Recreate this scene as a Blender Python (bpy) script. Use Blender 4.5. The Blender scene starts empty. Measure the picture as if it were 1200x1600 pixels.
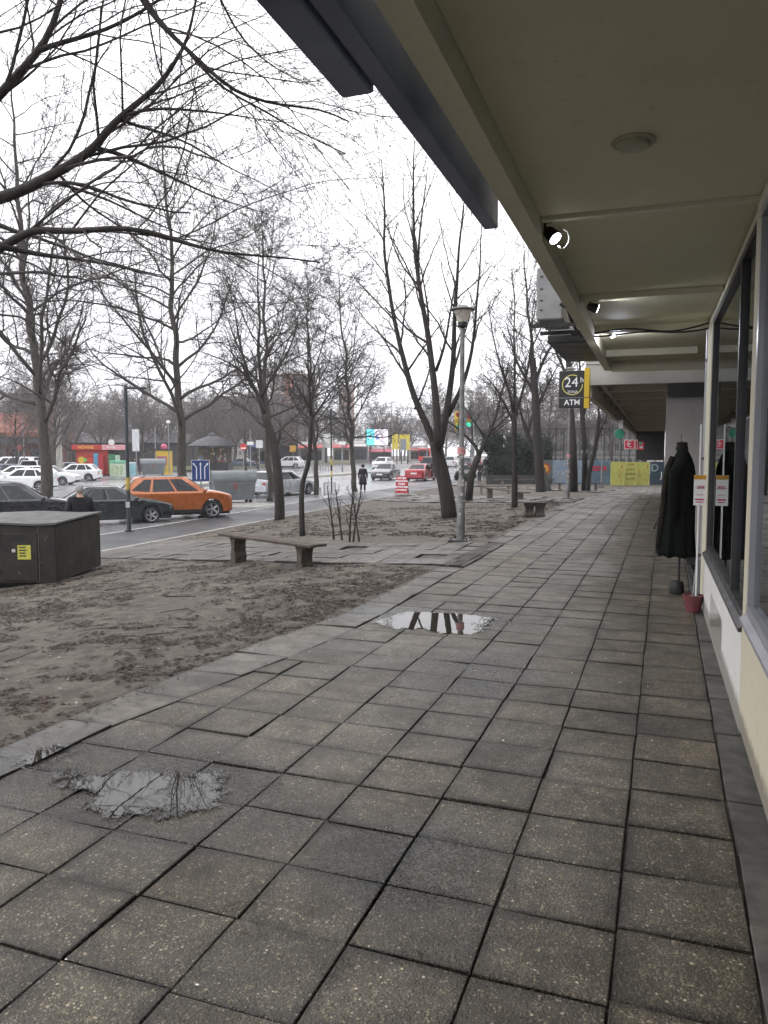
import bpy, math, random
from mathutils import Vector, Matrix
sc = bpy.context.scene
COL = sc.collection
# ------------------------------------------------------------------ camera, sky, sun, exposure
H = 1.7; F = 1200.0
P = math.atan(95/1200); YAW = math.atan(440/1200*math.cos(P))
cam = bpy.data.cameras.new('camera'); camo = bpy.data.objects.new('camera', cam); COL.objects.link(camo)
camo.location = (0, 0, H); camo.rotation_euler = (math.pi/2-P, 0, YAW)
cam.sensor_fit = 'HORIZONTAL'; cam.sensor_width = 36; cam.lens = 36; cam.clip_start = .05; cam.clip_end = 1500
sc.camera = camo
SUN_EL, SUN_ROT = math.radians(48), math.radians(235)
world = bpy.data.worlds.new('World'); sc.world = world; world.use_nodes = True
wn = world.node_tree; wn.nodes.clear()
def wnode(t): return wn.nodes.new(t)
sky = wnode('ShaderNodeTexSky'); sky.sky_type = 'NISHITA'; sky.sun_disc = False
sky.sun_elevation = SUN_EL; sky.sun_rotation = SUN_ROT; sky.dust_density = 3; sky.air_density = 1.0
hs = wnode('ShaderNodeHueSaturation'); hs.inputs['Saturation'].default_value = .12; hs.inputs['Value'].default_value = 1.25
ns = wnode('ShaderNodeTexNoise'); ns.inputs['Scale'].default_value = 1.6; ns.inputs['Detail'].default_value = 5
cr = wnode('ShaderNodeValToRGB'); cr.color_ramp.elements[0].position = .3; cr.color_ramp.elements[1].position = .72
cr.color_ramp.elements[0].color = (.80, .81, .86, 1); cr.color_ramp.elements[1].color = (1, .985, 1, 1)
tc = wnode('ShaderNodeTexCoord')
sep = wnode('ShaderNodeSeparateXYZ'); mr = wnode('ShaderNodeMapRange')
mr.inputs[1].default_value = 0; mr.inputs[2].default_value = .8; mr.inputs[3].default_value = 12.5; mr.inputs[4].default_value = 20.5
wn.links.new(tc.outputs['Generated'], sep.inputs[0]); wn.links.new(sep.outputs['Z'], mr.inputs[0])
mul = wnode('ShaderNodeVectorMath'); mul.operation = 'SCALE'
wn.links.new(tc.outputs['Generated'], ns.inputs['Vector']); wn.links.new(ns.outputs['Fac'], cr.inputs[0])
wn.links.new(cr.outputs[0], mul.inputs[0]); wn.links.new(mr.outputs[0], mul.inputs['Scale'])
mx = wnode('ShaderNodeMix'); mx.data_type = 'RGBA'; mx.inputs[0].default_value = .8
bg = wnode('ShaderNodeBackground'); bg.inputs['Strength'].default_value = .15
wo = wnode('ShaderNodeOutputWorld')
wn.links.new(sky.outputs[0], hs.inputs['Color']); wn.links.new(hs.outputs[0], mx.inputs[6])
wn.links.new(mul.outputs[0], mx.inputs[7]); wn.links.new(mx.outputs[2], bg.inputs[0]); wn.links.new(bg.outputs[0], wo.inputs[0])
sl = bpy.data.lights.new('sun', 'SUN'); sl.energy = .6; sl.angle = math.radians(25); sl.color = (1, .97, .93)
so = bpy.data.objects.new('sun', sl); COL.objects.link(so)
so.rotation_euler = (math.pi/2-SUN_EL, 0, math.pi-SUN_ROT)
sc.view_settings.view_transform = 'Standard'; sc.view_settings.look = 'None'
sc.view_settings.exposure = 0.0; sc.view_settings.gamma = 1.0
sc.render.resolution_x = 768; sc.render.resolution_y = 1024

# ------------------------------------------------------------------ where things stand
CY, SY = math.cos(YAW), math.sin(YAW)
def interp(x, xs):
    if x <= xs[0][0]: return xs[0][1]
    for (a, b), (c, d) in zip(xs, xs[1:]):
        if x <= c: return b+(d-b)*(x-a)/(c-a)
    return xs[-1][1]
def zr(y): return interp(y, [(0, -1.12), (20, -1.05), (30, -.95), (45, -.78), (60, -.72)])
def zp(y): return interp(y, [(24, 0), (50, -.7)])
def terr(x, y):
    t = min(1, max(0, (-3.2-x)/11.2))**1.2
    return zp(y)*(1-t)+zr(y)*t
def rd(r, D): return (r*CY-D*SY, r*SY+D*CY)            # right / depth -> world x, y
def at(px, D, dz=0):
    x, y = rd((px-600)/F*D, D); return Vector((x, y, terr(x, y)+dz))
def ray(px, py):
    u = (px-600)/F; v = (800-py)/F
    fy = math.cos(P)+v*math.sin(P); z = -math.sin(P)+v*math.cos(P)
    return (u*CY-fy*SY, u*SY+fy*CY, z)
def G(px, py):
    d = ray(px, py); t = .5
    while t < 300:
        x, y, z = d[0]*t, d[1]*t, H+d[2]*t
        if z <= terr(x, y): return Vector((x, y, terr(x, y)))
        t += .01+t*.0005
def W3(px, py, D):                                       # a point in the air at a known distance
    d = ray(px, py); f = D; k = f
    return Vector((d[0]*k, d[1]*k, H+d[2]*k))
def gz(px, py, z):
    d = ray(px, py); t = (z-H)/d[2]; return (d[0]*t, d[1]*t)

# ------------------------------------------------------------------ materials
def nmat(name):
    m = bpy.data.materials.new(name); m.use_nodes = True
    nt = m.node_tree; b = nt.nodes['Principled BSDF']; return m, nt, b
def tex(nt, kind, scale, detail=4, rough=.6, coord='Object', dist=0):
    c = nt.nodes.get('TC') or nt.nodes.new('ShaderNodeTexCoord'); c.name = 'TC'
    n = nt.nodes.new(kind); n.inputs['Scale'].default_value = scale
    if kind == 'ShaderNodeTexNoise':
        n.inputs['Detail'].default_value = detail; n.inputs['Roughness'].default_value = rough; n.inputs['Distortion'].default_value = dist
    nt.links.new(c.outputs[coord], n.inputs['Vector']); return n
def ramp(nt, src, stops):
    r = nt.nodes.new('ShaderNodeValToRGB'); e = r.color_ramp.elements
    while len(e) < len(stops): e.new(.5)
    for i, (p, c) in enumerate(stops):
        e[i].position = p; e[i].color = (c, c, c, 1) if not isinstance(c, tuple) else (*c, 1)
    nt.links.new(src, r.inputs[0]); return r
def mixc(nt, fac, a, b, mode='MIX'):
    m = nt.nodes.new('ShaderNodeMix'); m.data_type = 'RGBA'; m.blend_type = mode
    for s, v in ((0, fac), (6, a), (7, b)):
        if isinstance(v, (int, float)): m.inputs[s].default_value = v
        elif isinstance(v, tuple): m.inputs[s].default_value = (*v, 1)
        else: nt.links.new(v, m.inputs[s])
    return m.outputs[2]
def math_(nt, op, a, b):
    m = nt.nodes.new('ShaderNodeMath'); m.operation = op
    for i, v in enumerate((a, b)):
        if isinstance(v, (int, float)): m.inputs[i].default_value = v
        else: nt.links.new(v, m.inputs[i])
    return m.outputs[0]
def bump(nt, b, h, strength, dist=.01, prev=None):
    n = nt.nodes.new('ShaderNodeBump'); n.inputs['Strength'].default_value = strength; n.inputs['Distance'].default_value = dist
    nt.links.new(h, n.inputs['Height'])
    if prev: nt.links.new(prev.outputs[0], n.inputs['Normal'])
    nt.links.new(n.outputs[0], b.inputs['Normal']); return n
def mat(name, col, rough=.6, metal=0, var=.25, scale=3, bstr=.15, bscale=40, coat=0, emit=0, spec=.5, c2=None):
    m, nt, b = nmat(name)
    n = tex(nt, 'ShaderNodeTexNoise', scale, 6, .65)
    c2 = c2 or tuple(c*(1-var) for c in col)
    r = ramp(nt, n.outputs['Fac'], [(.32, c2), (.66, tuple(min(1, c*(1+var*.25)) for c in col))])
    nt.links.new(r.outputs[0], b.inputs['Base Color'])
    rr = ramp(nt, n.outputs['Fac'], [(.3, min(1, rough+.1)), (.7, max(0, rough-.08))])
    nt.links.new(rr.outputs[0], b.inputs['Roughness'])
    b.inputs['Metallic'].default_value = metal; b.inputs['Coat Weight'].default_value = coat; b.inputs['Specular IOR Level'].default_value = spec
    if bstr: bump(nt, b, tex(nt, 'ShaderNodeTexNoise', bscale, 4).outputs['Fac'], bstr, .004)
    if emit:
        nt.links.new(r.outputs[0], b.inputs['Emission Color']); b.inputs['Emission Strength'].default_value = emit
    return m
M = {}
def cmat(col, rough=.6, **k):
    key = (tuple(col), rough, tuple(sorted(k.items())))
    if key not in M: M[key] = mat('paint', col, rough, **k)
    return M[key]
# paving slabs: exposed aggregate, patchily wet
def slab_mat(name, dark, light, wetbias=0, agg=1.0):
    m, nt, b = nmat(name)
    v = tex(nt, 'ShaderNodeTexVoronoi', 78); v2 = tex(nt, 'ShaderNodeTexVoronoi', 150)
    st = tex(nt, 'ShaderNodeTexNoise', 1.7, 8, .72); fine = tex(nt, 'ShaderNodeTexNoise', 8, 9, .78); big = tex(nt, 'ShaderNodeTexNoise', .6, 4, .6); mid = tex(nt, 'ShaderNodeTexNoise', 3.1, 7, .7, dist=.6)
    sz = tex(nt, 'ShaderNodeTexNoise', 33, 3, .5)
    def pebbles(vn, hi):
        c = ramp(nt, vn.outputs['Color'], [(0, (.10, .10, .095)), (.35, (.30, .29, .26)), (.6, (.75, .70, .60)), (.80, (1.3, 1.25, 1.14)), (1, hi)])
        th = math_(nt, 'ADD', vn.outputs['Distance'], math_(nt, 'MULTIPLY', math_(nt, 'SUBTRACT', sz.outputs['Fac'], .5), .7))
        return c.outputs[0], ramp(nt, th, [(.28, 1.0), (.50, 0.0)]).outputs[0]
    c1, f1 = pebbles(v, (4.4, 4.3, 4.1)); c2, f2 = pebbles(v2, (3.4, 3.35, 3.1))
    basec = mixc(nt, ramp(nt, st.outputs['Fac'], [(.33, 0.0), (.62, 1.0)]).outputs[0], dark, light)
    mort = mixc(nt, 1.0, basec, (.30, .30, .30), 'MULTIPLY')
    pc2 = mixc(nt, 1.0, basec, c2, 'MULTIPLY'); pc1 = mixc(nt, 1.0, basec, mixc(nt, .10, c1, (1.0, .95, .85)), 'MULTIPLY')
    full = mixc(nt, f2, mort, pc2); full = mixc(nt, f1, full, pc1)
    full = mixc(nt, 1-.85*agg, mixc(nt, 1.0, full, (1.5, 1.5, 1.5), 'MULTIPLY'), basec)
    grime = ramp(nt, mid.outputs['Fac'], [(.36, .72), (.54, 0.0)]); full = mixc(nt, math_(nt, 'MULTIPLY', grime.outputs[0], .9), full, mixc(nt, 1.0, full, (.42, .40, .37), 'MULTIPLY'))
    full = mixc(nt, ramp(nt, fine.outputs['Fac'], [(.36, .6), (.52, 0.0)]).outputs[0], full, tuple(c*.4 for c in dark))
    geo = nt.nodes.new('ShaderNodeNewGeometry'); wz = None
    for px_, py_, ra, rb in ((-2.75, 3.25, 1.15, .55), (-2.25, 3.05, .9, .5), (-2.15, 7.55, 1.2, .5), (-1.35, 5.6, .5, .7), (-1.0, 2.9, .45, .4)):
        mpn = nt.nodes.new('ShaderNodeMapping'); mpn.inputs['Location'].default_value = (-px_/ra, -py_/rb, 0); mpn.inputs['Scale'].default_value = (1/ra, 1/rb, 0)
        nt.links.new(geo.outputs['Position'], mpn.inputs[0]); ln = nt.nodes.new('ShaderNodeVectorMath'); ln.operation = 'LENGTH'; nt.links.new(mpn.outputs[0], ln.inputs[0])
        v_ = math_(nt, 'SUBTRACT', 1.25, ln.outputs['Value']); wz = v_ if wz is None else math_(nt, 'MAXIMUM', wz, v_)
    wz = math_(nt, 'ADD', wz, math_(nt, 'MULTIPLY', math_(nt, 'SUBTRACT', fine.outputs['Fac'], .5), 1.1)); wz = math_(nt, 'ADD', wz, math_(nt, 'MULTIPLY', math_(nt, 'SUBTRACT', st.outputs['Fac'], .5), 1.2))
    wzr = ramp(nt, wz, [(.12, 0.0), (.55, 1.0)]); full = mixc(nt, math_(nt, 'MULTIPLY', wzr.outputs[0], .8), full, mixc(nt, 1.0, full, (.40, .40, .42), 'MULTIPLY'))
    at_ = nt.nodes.new('ShaderNodeAttribute'); at_.attribute_name = 'tone'
    full = mixc(nt, 1.0, full, at_.outputs['Color'], 'MULTIPLY')
    nt.links.new(full, b.inputs['Base Color'])
    wet = math_(nt, 'ADD', math_(nt, 'MULTIPLY', big.outputs['Fac'], .6), math_(nt, 'MULTIPLY', mid.outputs['Fac'], .4))
    r = ramp(nt, wet, [(.38+wetbias, .56), (.60+wetbias, .30)])
    rw_ = math_(nt, 'SUBTRACT', r.outputs[0], math_(nt, 'MULTIPLY', wzr.outputs[0], .27)); nt.links.new(rw_, b.inputs['Roughness'])
    h = math_(nt, 'ADD', f1, math_(nt, 'MULTIPLY', f2, .5))
    b1 = bump(nt, b, h, .55*agg+.03, .004)
    bump(nt, b, fine.outputs['Fac'], .3, .01, b1)
    b.inputs['Specular IOR Level'].default_value = .33
    return m
M['slab'] = slab_mat('aggregate_slab', (.070, .061, .045), (.162, .142, .108))
M['edgeslab'] = slab_mat('edge_slab', (.085, .078, .066), (.158, .146, .125), .1, .18)
M['pathslab'] = slab_mat('path_slab', (.070, .063, .052), (.140, .127, .108), .05, .3)
M['joint'] = mat('joint_dirt', (.040, .036, .028), .8, var=.5, scale=8)
def dirt_mat():
    m, nt, b = nmat('dirt')
    a = tex(nt, 'ShaderNodeTexNoise', .7, 8, .7); c = tex(nt, 'ShaderNodeTexNoise', 5, 8, .75); f = tex(nt, 'ShaderNodeTexNoise', 45, 6, .8)
    col = ramp(nt, a.outputs['Fac'], [(.3, (.075, .060, .043)), (.5, (.145, .124, .096)), (.68, (.218, .192, .155))])
    c2 = mixc(nt, ramp(nt, c.outputs['Fac'], [(.42, .8), (.58, 0.0)]).outputs[0], col.outputs[0], (.048, .036, .026))
    c3 = mixc(nt, ramp(nt, f.outputs['Fac'], [(.4, .55), (.55, 0.0)]).outputs[0], c2, (.05, .042, .034))
    nt.links.new(c3, b.inputs['Base Color'])
    nt.links.new(ramp(nt, a.outputs['Fac'], [(.35, .62), (.6, .88)]).outputs[0], b.inputs['Roughness'])
    b1 = bump(nt, b, c.outputs['Fac'], .8, .05); bump(nt, b, f.outputs['Fac'], .8, .015, b1)
    return m
M['dirt'] = dirt_mat()
def asphalt_mat(name, d, l, lo=.25, hi=.6):
    m, nt, b = nmat(name)
    a = tex(nt, 'ShaderNodeTexNoise', .35, 7, .65); f = tex(nt, 'ShaderNodeTexNoise', 60, 4, .8)
    col = ramp(nt, a.outputs['Fac'], [(.35, d), (.65, l)])
    c = mixc(nt, ramp(nt, f.outputs['Fac'], [(.35, .5), (.6, 0.0)]).outputs[0], col.outputs[0], tuple(x*.6 for x in d))
    nt.links.new(c, b.inputs['Base Color'])
    nt.links.new(ramp(nt, a.outputs['Fac'], [(.35, hi), (.65, lo)]).outputs[0], b.inputs['Roughness'])
    bump(nt, b, f.outputs['Fac'], .4, .006); return m
M['asphalt'] = asphalt_mat('wet_asphalt', (.19, .19, .196), (.29, .29, .295), .18, .34)
M['asphalt_lane'] = asphalt_mat('lane_asphalt', (.052, .052, .055), (.090, .09, .093), .35, .6)
M['farpave'] = asphalt_mat('far_paving', (.17, .165, .16), (.27, .26, .25), .4, .6)
M['grass'] = mat('grass', (.085, .10, .035), .9, var=.5, scale=1.5, bstr=.8, bscale=20)
def bark_mat(name, d, l, s=14):
    m, nt, b = nmat(name)
    c = nt.nodes.new('ShaderNodeTexCoord'); mp = nt.nodes.new('ShaderNodeMapping'); mp.inputs['Scale'].default_value = (1, 1, .22)
    n = nt.nodes.new('ShaderNodeTexNoise'); n.inputs['Scale'].default_value = s; n.inputs['Detail'].default_value = 8; n.inputs['Roughness'].default_value = .7
    nt.links.new(c.outputs['Object'], mp.inputs[0]); nt.links.new(mp.outputs[0], n.inputs['Vector'])
    nt.links.new(ramp(nt, n.outputs['Fac'], [(.35, d), (.68, l)]).outputs[0], b.inputs['Base Color'])
    b.inputs['Roughness'].default_value = .85; bump(nt, b, n.outputs['Fac'], .9, .02); return m
M['bark'] = bark_mat('dark_bark', (.011, .009, .008), (.040, .033, .028))
M['bark2'] = bark_mat('grey_bark', (.034, .029, .025), (.090, .079, .068))
M['bark3'] = bark_mat('pale_bark', (.30, .29, .26), (.62, .60, .55), 4)
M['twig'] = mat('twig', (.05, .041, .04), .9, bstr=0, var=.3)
M['twighaze'] = mat('hazed_twig', (.15, .13, .125), .95, bstr=0, var=.3)  # background twigs coloured paler, distance haze painted into them
def soffit_mat(name, col):
    m, nt, b = nmat(name)
    a = tex(nt, 'ShaderNodeTexNoise', 1.2, 8, .7); s = tex(nt, 'ShaderNodeTexNoise', 14, 6, .7)
    c = mixc(nt, ramp(nt, a.outputs['Fac'], [(.3, .35), (.6, 0.0)]).outputs[0], col, tuple(x*.7 for x in col))
    c = mixc(nt, ramp(nt, s.outputs['Fac'], [(.28, .5), (.42, 0.0)]).outputs[0], c, tuple(x*.55 for x in col))
    nt.links.new(c, b.inputs['Base Color']); b.inputs['Roughness'].default_value = .7
    bump(nt, b, s.outputs['Fac'], .12, .01); return m
M['soffit'] = soffit_mat('soffit_paint', (.58, .545, .375))
M['fascia'] = soffit_mat('fascia_paint', (.60, .565, .43))
M['soffit2'] = soffit_mat('brown_soffit', (.47, .42, .34))
M['canopygrey'] = soffit_mat('grey_render', (.50, .49, .47))
def wall_mat(name, col):
    m = soffit_mat(name, col); nt = m.node_tree; b = nt.nodes['Principled BSDF']; src = b.inputs['Base Color'].links[0].from_socket
    g = nt.nodes.new('ShaderNodeNewGeometry'); sp = nt.nodes.new('ShaderNodeSeparateXYZ'); nt.links.new(g.outputs['Position'], sp.inputs[0])
    n = tex(nt, 'ShaderNodeTexNoise', 6, 8, .8); n2 = tex(nt, 'ShaderNodeTexNoise', 45, 4, .8)
    v = math_(nt, 'ADD', math_(nt, 'MULTIPLY', sp.outputs['Z'], 5.5), math_(nt, 'MULTIPLY', n.outputs['Fac'], -.9)); v = math_(nt, 'ADD', v, math_(nt, 'MULTIPLY', n2.outputs['Fac'], -.5))
    c = mixc(nt, ramp(nt, v, [(.0, .75), (.35, 0.0)]).outputs[0], src, (.12, .105, .085)); nt.links.new(c, b.inputs['Base Color']); return m
M['creamwall'] = wall_mat('cream_wall', (.52, .475, .36))
M['whitewall'] = wall_mat('white_wall', (.60, .59, .56))
M['column'] = soffit_mat('column_render', (.48, .455, .44))
M['signblue'] = mat('blue_grey_metal', (.15, .175, .25), .45, .1, var=.3, scale=2, bstr=.05)
M['concrete'] = mat('concrete', (.24, .215, .19), .85, var=.45, scale=5, bstr=.6, bscale=25)
M['kerb'] = mat('kerb_stone', (.36, .345, .32), .8, var=.35, scale=3, bstr=.4)
M['cabinet'] = mat('cabinet_paint', (.030, .026, .020), .6, var=.45, scale=2.5, bstr=.25, c2=(.012, .011, .010), spec=.3)
M['cabtop'] = mat('cabinet_lid', (.085, .085, .08), .5, var=.4, scale=4)
M['black'] = mat('black_plastic', (.012, .012, .013), .45, bstr=.05)
M['blackmetal'] = mat('dark_metal', (.035, .036, .04), .4, .5)
M['greymetal'] = mat('grey_metal', (.30, .31, .32), .4, .6, var=.3)
M['white'] = mat('white_paint', (.78, .78, .76), .5, var=.12)
M['frame'] = mat('aluminium_frame', (.30, .30, .325), .35, .3, var=.15)
M['framedark'] = mat('dark_frame', (.045, .043, .046), .4, .3, var=.2)
M['rubber'] = mat('rubber', (.015, .015, .016), .8, var=.2)
M['skin'] = mat('skin', (.50, .32, .24), .55, var=.1, bstr=0)
M['leaf'] = mat('leaf', (.052, .031, .018), .8, var=.65, scale=3.5, bstr=0, c2=(.011, .008, .006))
M['evergreen'] = mat('evergreen', (.018, .032, .022), .8, var=.5, scale=3, bstr=0)
M['hedge'] = mat('hedge_leaf', (.04, .055, .03), .8, var=.5, scale=4, bstr=0)
M['lampglass'] = mat('lamp_glass', (.62, .58, .50), .3, var=.2)
def glass_mat():
    m = bpy.data.materials.new('shop_glass'); m.use_nodes = True; nt = m.node_tree; nt.nodes.clear()
    t = nt.nodes.new('ShaderNodeBsdfTransparent'); t.inputs[0].default_value = (.62, .66, .66, 1)
    g = nt.nodes.new('ShaderNodeBsdfGlossy'); g.inputs['Roughness'].default_value = .02; g.inputs[0].default_value = (.9, .93, .95, 1)
    f = nt.nodes.new('ShaderNodeFresnel'); f.inputs[0].default_value = 1.6
    c = nt.nodes.new('ShaderNodeTexCoord'); n = nt.nodes.new('ShaderNodeTexNoise'); n.inputs['Scale'].default_value = 1.2
    bp = nt.nodes.new('ShaderNodeBump'); bp.inputs['Strength'].default_value = .05; bp.inputs['Distance'].default_value = .02
    nt.links.new(c.outputs['Object'], n.inputs['Vector']); nt.links.new(n.outputs['Fac'], bp.inputs['Height']); nt.links.new(bp.outputs[0], g.inputs['Normal'])
    x = nt.nodes.new('ShaderNodeMixShader'); o = nt.nodes.new('ShaderNodeOutputMaterial')
    nt.links.new(f.outputs[0], x.inputs[0]); nt.links.new(t.outputs[0], x.inputs[1]); nt.links.new(g.outputs[0], x.inputs[2]); nt.links.new(x.outputs[0], o.inputs[0])
    return m
M['glass'] = glass_mat()
M['carglass'] = mat('car_glass', (.010, .013, .016), .04, var=.3, bstr=0, spec=.45)
def puddle_mat():
    m, nt, b = nmat('puddle_water')
    b.inputs['Base Color'].default_value = (.022, .020, .016, 1); b.inputs['Roughness'].default_value = .012; b.inputs['IOR'].default_value = 1.5
    bump(nt, b, tex(nt, 'ShaderNodeTexNoise', 6, 2).outputs['Fac'], .03, .006)
    at_ = nt.nodes.new('ShaderNodeAttribute'); at_.attribute_name = 'tone'; sp = nt.nodes.new('ShaderNodeSeparateColor'); nt.links.new(at_.outputs['Color'], sp.inputs[0])
    n1 = tex(nt, 'ShaderNodeTexNoise', 11, 6, .7); n2 = tex(nt, 'ShaderNodeTexVoronoi', 78)
    v = math_(nt, 'ADD', sp.outputs[0], math_(nt, 'MULTIPLY', math_(nt, 'SUBTRACT', n1.outputs['Fac'], .5), 1.5)); v = math_(nt, 'ADD', v, math_(nt, 'MULTIPLY', math_(nt, 'SUBTRACT', n2.outputs['Distance'], .45), .28))
    f = ramp(nt, v, [(.46, 0.0), (.60, 1.0)])
    t = nt.nodes.new('ShaderNodeBsdfTransparent'); x = nt.nodes.new('ShaderNodeMixShader'); o = nt.nodes['Material Output']
    nt.links.new(f.outputs[0], x.inputs[0]); nt.links.new(t.outputs[0], x.inputs[1]); nt.links.new(b.outputs[0], x.inputs[2]); nt.links.new(x.outputs[0], o.inputs[0])
    return m
M['puddle'] = puddle_mat()

# ------------------------------------------------------------------ mesh helpers
class MB:
    def __init__(s): s.v = []; s.f = []; s.m = []; s.tone = None
    def add(s, vs, fs, mi=0):
        o = len(s.v); s.v += [tuple(v) for v in vs]
        for f in fs: s.f.append(tuple(i+o for i in f)); s.m.append(mi)
        return s
    def box(s, a, b, mi=0, bev=0):
        x0, y0, z0 = a; x1, y1, z1 = b
        if bev:
            e = bev
            vs = []
            for z, i in ((z0, e), (z0+e, 0), (z1-e, 0), (z1, e)):
                vs += [(x0+i, y0+e if i == 0 else y0+e, z)] if False else []
                X0, X1, Y0, Y1 = x0+i, x1-i, y0+i, y1-i
                vs += [(X0+e, Y0, z), (X1-e, Y0, z), (X1, Y0+e, z), (X1, Y1-e, z), (X1-e, Y1, z), (X0+e, Y1, z), (X0, Y1-e, z), (X0, Y0+e, z)]
            fs = [tuple(range(7, -1, -1)), tuple(range(24, 32))]
            for k in range(3):
                for j in range(8): fs.append((k*8+j, k*8+(j+1) % 8, k*8+8+(j+1) % 8, k*8+8+j))
            return s.add(vs, fs, mi)
        vs = [(x0, y0, z0), (x1, y0, z0), (x1, y1, z0), (x0, y1, z0), (x0, y0, z1), (x1, y0, z1), (x1, y1, z1), (x0, y1, z1)]
        return s.add(vs, [(3, 2, 1, 0), (4, 5, 6, 7), (0, 1, 5, 4), (1, 2, 6, 5), (2, 3, 7, 6), (3, 0, 4, 7)], mi)
    def tube(s, pts, rad, n=8, cap=True, mi=0):
        pts = [Vector(p) for p in pts]
        if isinstance(rad, (int, float)): rad = [rad]*len(pts)
        d0 = pts[-1]-pts[0]
        ref = Vector((0, 0, 1)) if abs(d0.z) < .8*d0.length else Vector((1, .01, 0))
        vs = []
        for i, p in enumerate(pts):
            d = (pts[min(i+1, len(pts)-1)]-pts[max(i-1, 0)])
            u = d.cross(ref)
            if u.length < 1e-6: u = d.cross(Vector((.3, 1, .2)))
            u.normalize(); w = d.cross(u).normalized(); r = rad[i]
            for k in range(n):
                a = 2*math.pi*k/n; vs.append(p+u*(math.cos(a)*r)+w*(math.sin(a)*r))
        fs = []
        for i in range(len(pts)-1):
            for k in range(n): fs.append((i*n+k, i*n+(k+1) % n, i*n+n+(k+1) % n, i*n+n+k))
        if cap: fs += [tuple(range(n-1, -1, -1)), tuple(range((len(pts)-1)*n, len(pts)*n))]
        return s.add(vs, fs, mi)
    def lathe(s, prof, n=20, c=(0, 0, 0), axis='z', mi=0, cap=True):
        vs = []
        for r, h in prof:
            for k in range(n):
                a = 2*math.pi*k/n; x, y = math.cos(a)*r, math.sin(a)*r
                vs.append((c[0]+x, c[1]+y, c[2]+h) if axis == 'z' else (c[0]+x, c[1]+h, c[2]+y) if axis == 'y' else (c[0]+h, c[1]+x, c[2]+y))
        fs = []
        for i in range(len(prof)-1):
            for k in range(n): fs.append((i*n+k, i*n+(k+1) % n, i*n+n+(k+1) % n, i*n+n+k))
        if cap: fs += [tuple(range(n-1, -1, -1)), tuple(range((len(prof)-1)*n, len(prof)*n))]
        return s.add(vs, fs, mi)
    def loft(s, rings, closed=True, cap=True, mi=0):
        n = len(rings[0]); vs = [p for r in rings for p in r]; fs = []
        for i in range(len(rings)-1):
            for k in range(n if closed else n-1): fs.append((i*n+k, i*n+(k+1) % n, i*n+n+(k+1) % n, i*n+n+k))
        if cap: fs += [tuple(range(n-1, -1, -1)), tuple(range((len(rings)-1)*n, len(rings)*n))]
        return s.add(vs, fs, mi)
    def prism(s, poly, y0, y1, plane='xz', mi=0):
        n = len(poly)
        mk = {'xz': lambda p, t: (p[0], t, p[1]), 'xy': lambda p, t: (p[0], p[1], t), 'yz': lambda p, t: (t, p[0], p[1])}[plane]
        vs = [mk(p, y0) for p in poly]+[mk(p, y1) for p in poly]
        return s.add(vs, [tuple(range(n)), tuple(range(2*n-1, n-1, -1))]+[(i, (i+1) % n, n+(i+1) % n, n+i) for i in range(n)], mi)
    def build(s, name, m, parent=None, smooth=None, label=None, fix=True):
        me = bpy.data.meshes.new(name); me.from_pydata(s.v, [], s.f)
        ms = m if isinstance(m, list) else [m]
        for x in ms: me.materials.append(x)
        if len(ms) > 1: me.polygons.foreach_set('material_index', s.m)
        if fix and len(s.f) < 60000:
            import bmesh
            bm = bmesh.new(); bm.from_mesh(me); bmesh.ops.recalc_face_normals(bm, faces=bm.faces); bm.to_mesh(me); bm.free()
        if smooth is not None:
            me.polygons.foreach_set('use_smooth', [True]*len(me.polygons))
            if smooth < 180: me.set_sharp_from_angle(angle=math.radians(smooth))
        if s.tone:
            ca = me.color_attributes.new('tone', 'FLOAT_COLOR', 'POINT')
            ca.data.foreach_set('color', [c for t in s.tone for c in t])
        me.update()
        o = bpy.data.objects.new(name, me); COL.objects.link(o)
        if parent: o.parent = parent
        if label: o['label'] = label
        return o
def tag(o, label=None, cat=None, group=None, kind=None):
    if label: o['label'] = label
    if cat: o['category'] = cat
    if group: o['group'] = group
    if kind: o['kind'] = kind
    return o
def thing(name, label, cat, loc=(0, 0, 0), rot=0, group=None):
    o = bpy.data.objects.new(name, None); COL.objects.link(o); o.location = loc; o.rotation_euler = (0, 0, rot)
    return tag(o, label, cat, group)
def struct(o): o['kind'] = 'structure'; return o
def copy_tree(o, loc, rot=None, scale=1, label=None):
    def rec(x, par):
        c = x.copy(); COL.objects.link(c); c.parent = par
        for ch in kids.get(x.name, []): rec(ch, c)
        return c
    kids = {}
    for x in bpy.data.objects:
        if x.parent: kids.setdefault(x.parent.name, []).append(x)
    r = rec(o, None); r.location = loc
    if rot is not None: r.rotation_euler = (0, 0, rot)
    r.scale = (scale,)*3 if isinstance(scale, (int, float)) else scale
    if label: r['label'] = label
    return r
def text(s, size, m, parent, loc, rot, name='lettering', ext=.004, align='CENTER', bold=0):
    cu = bpy.data.curves.new(name, 'FONT'); cu.body = s; cu.size = size; cu.extrude = ext; cu.align_x = align; cu.align_y = 'CENTER'; cu.offset = bold
    cu.resolution_u = 3
    t = bpy.data.objects.new('tmp', cu); COL.objects.link(t); bpy.context.view_layer.update()
    me = bpy.data.meshes.new_from_object(t); bpy.data.objects.remove(t)
    me.materials.clear(); me.materials.append(m)
    o = bpy.data.objects.new(name, me); COL.objects.link(o); o.parent = parent; o.location = loc; o.rotation_euler = rot
    return o
R = random.Random(7)

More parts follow.
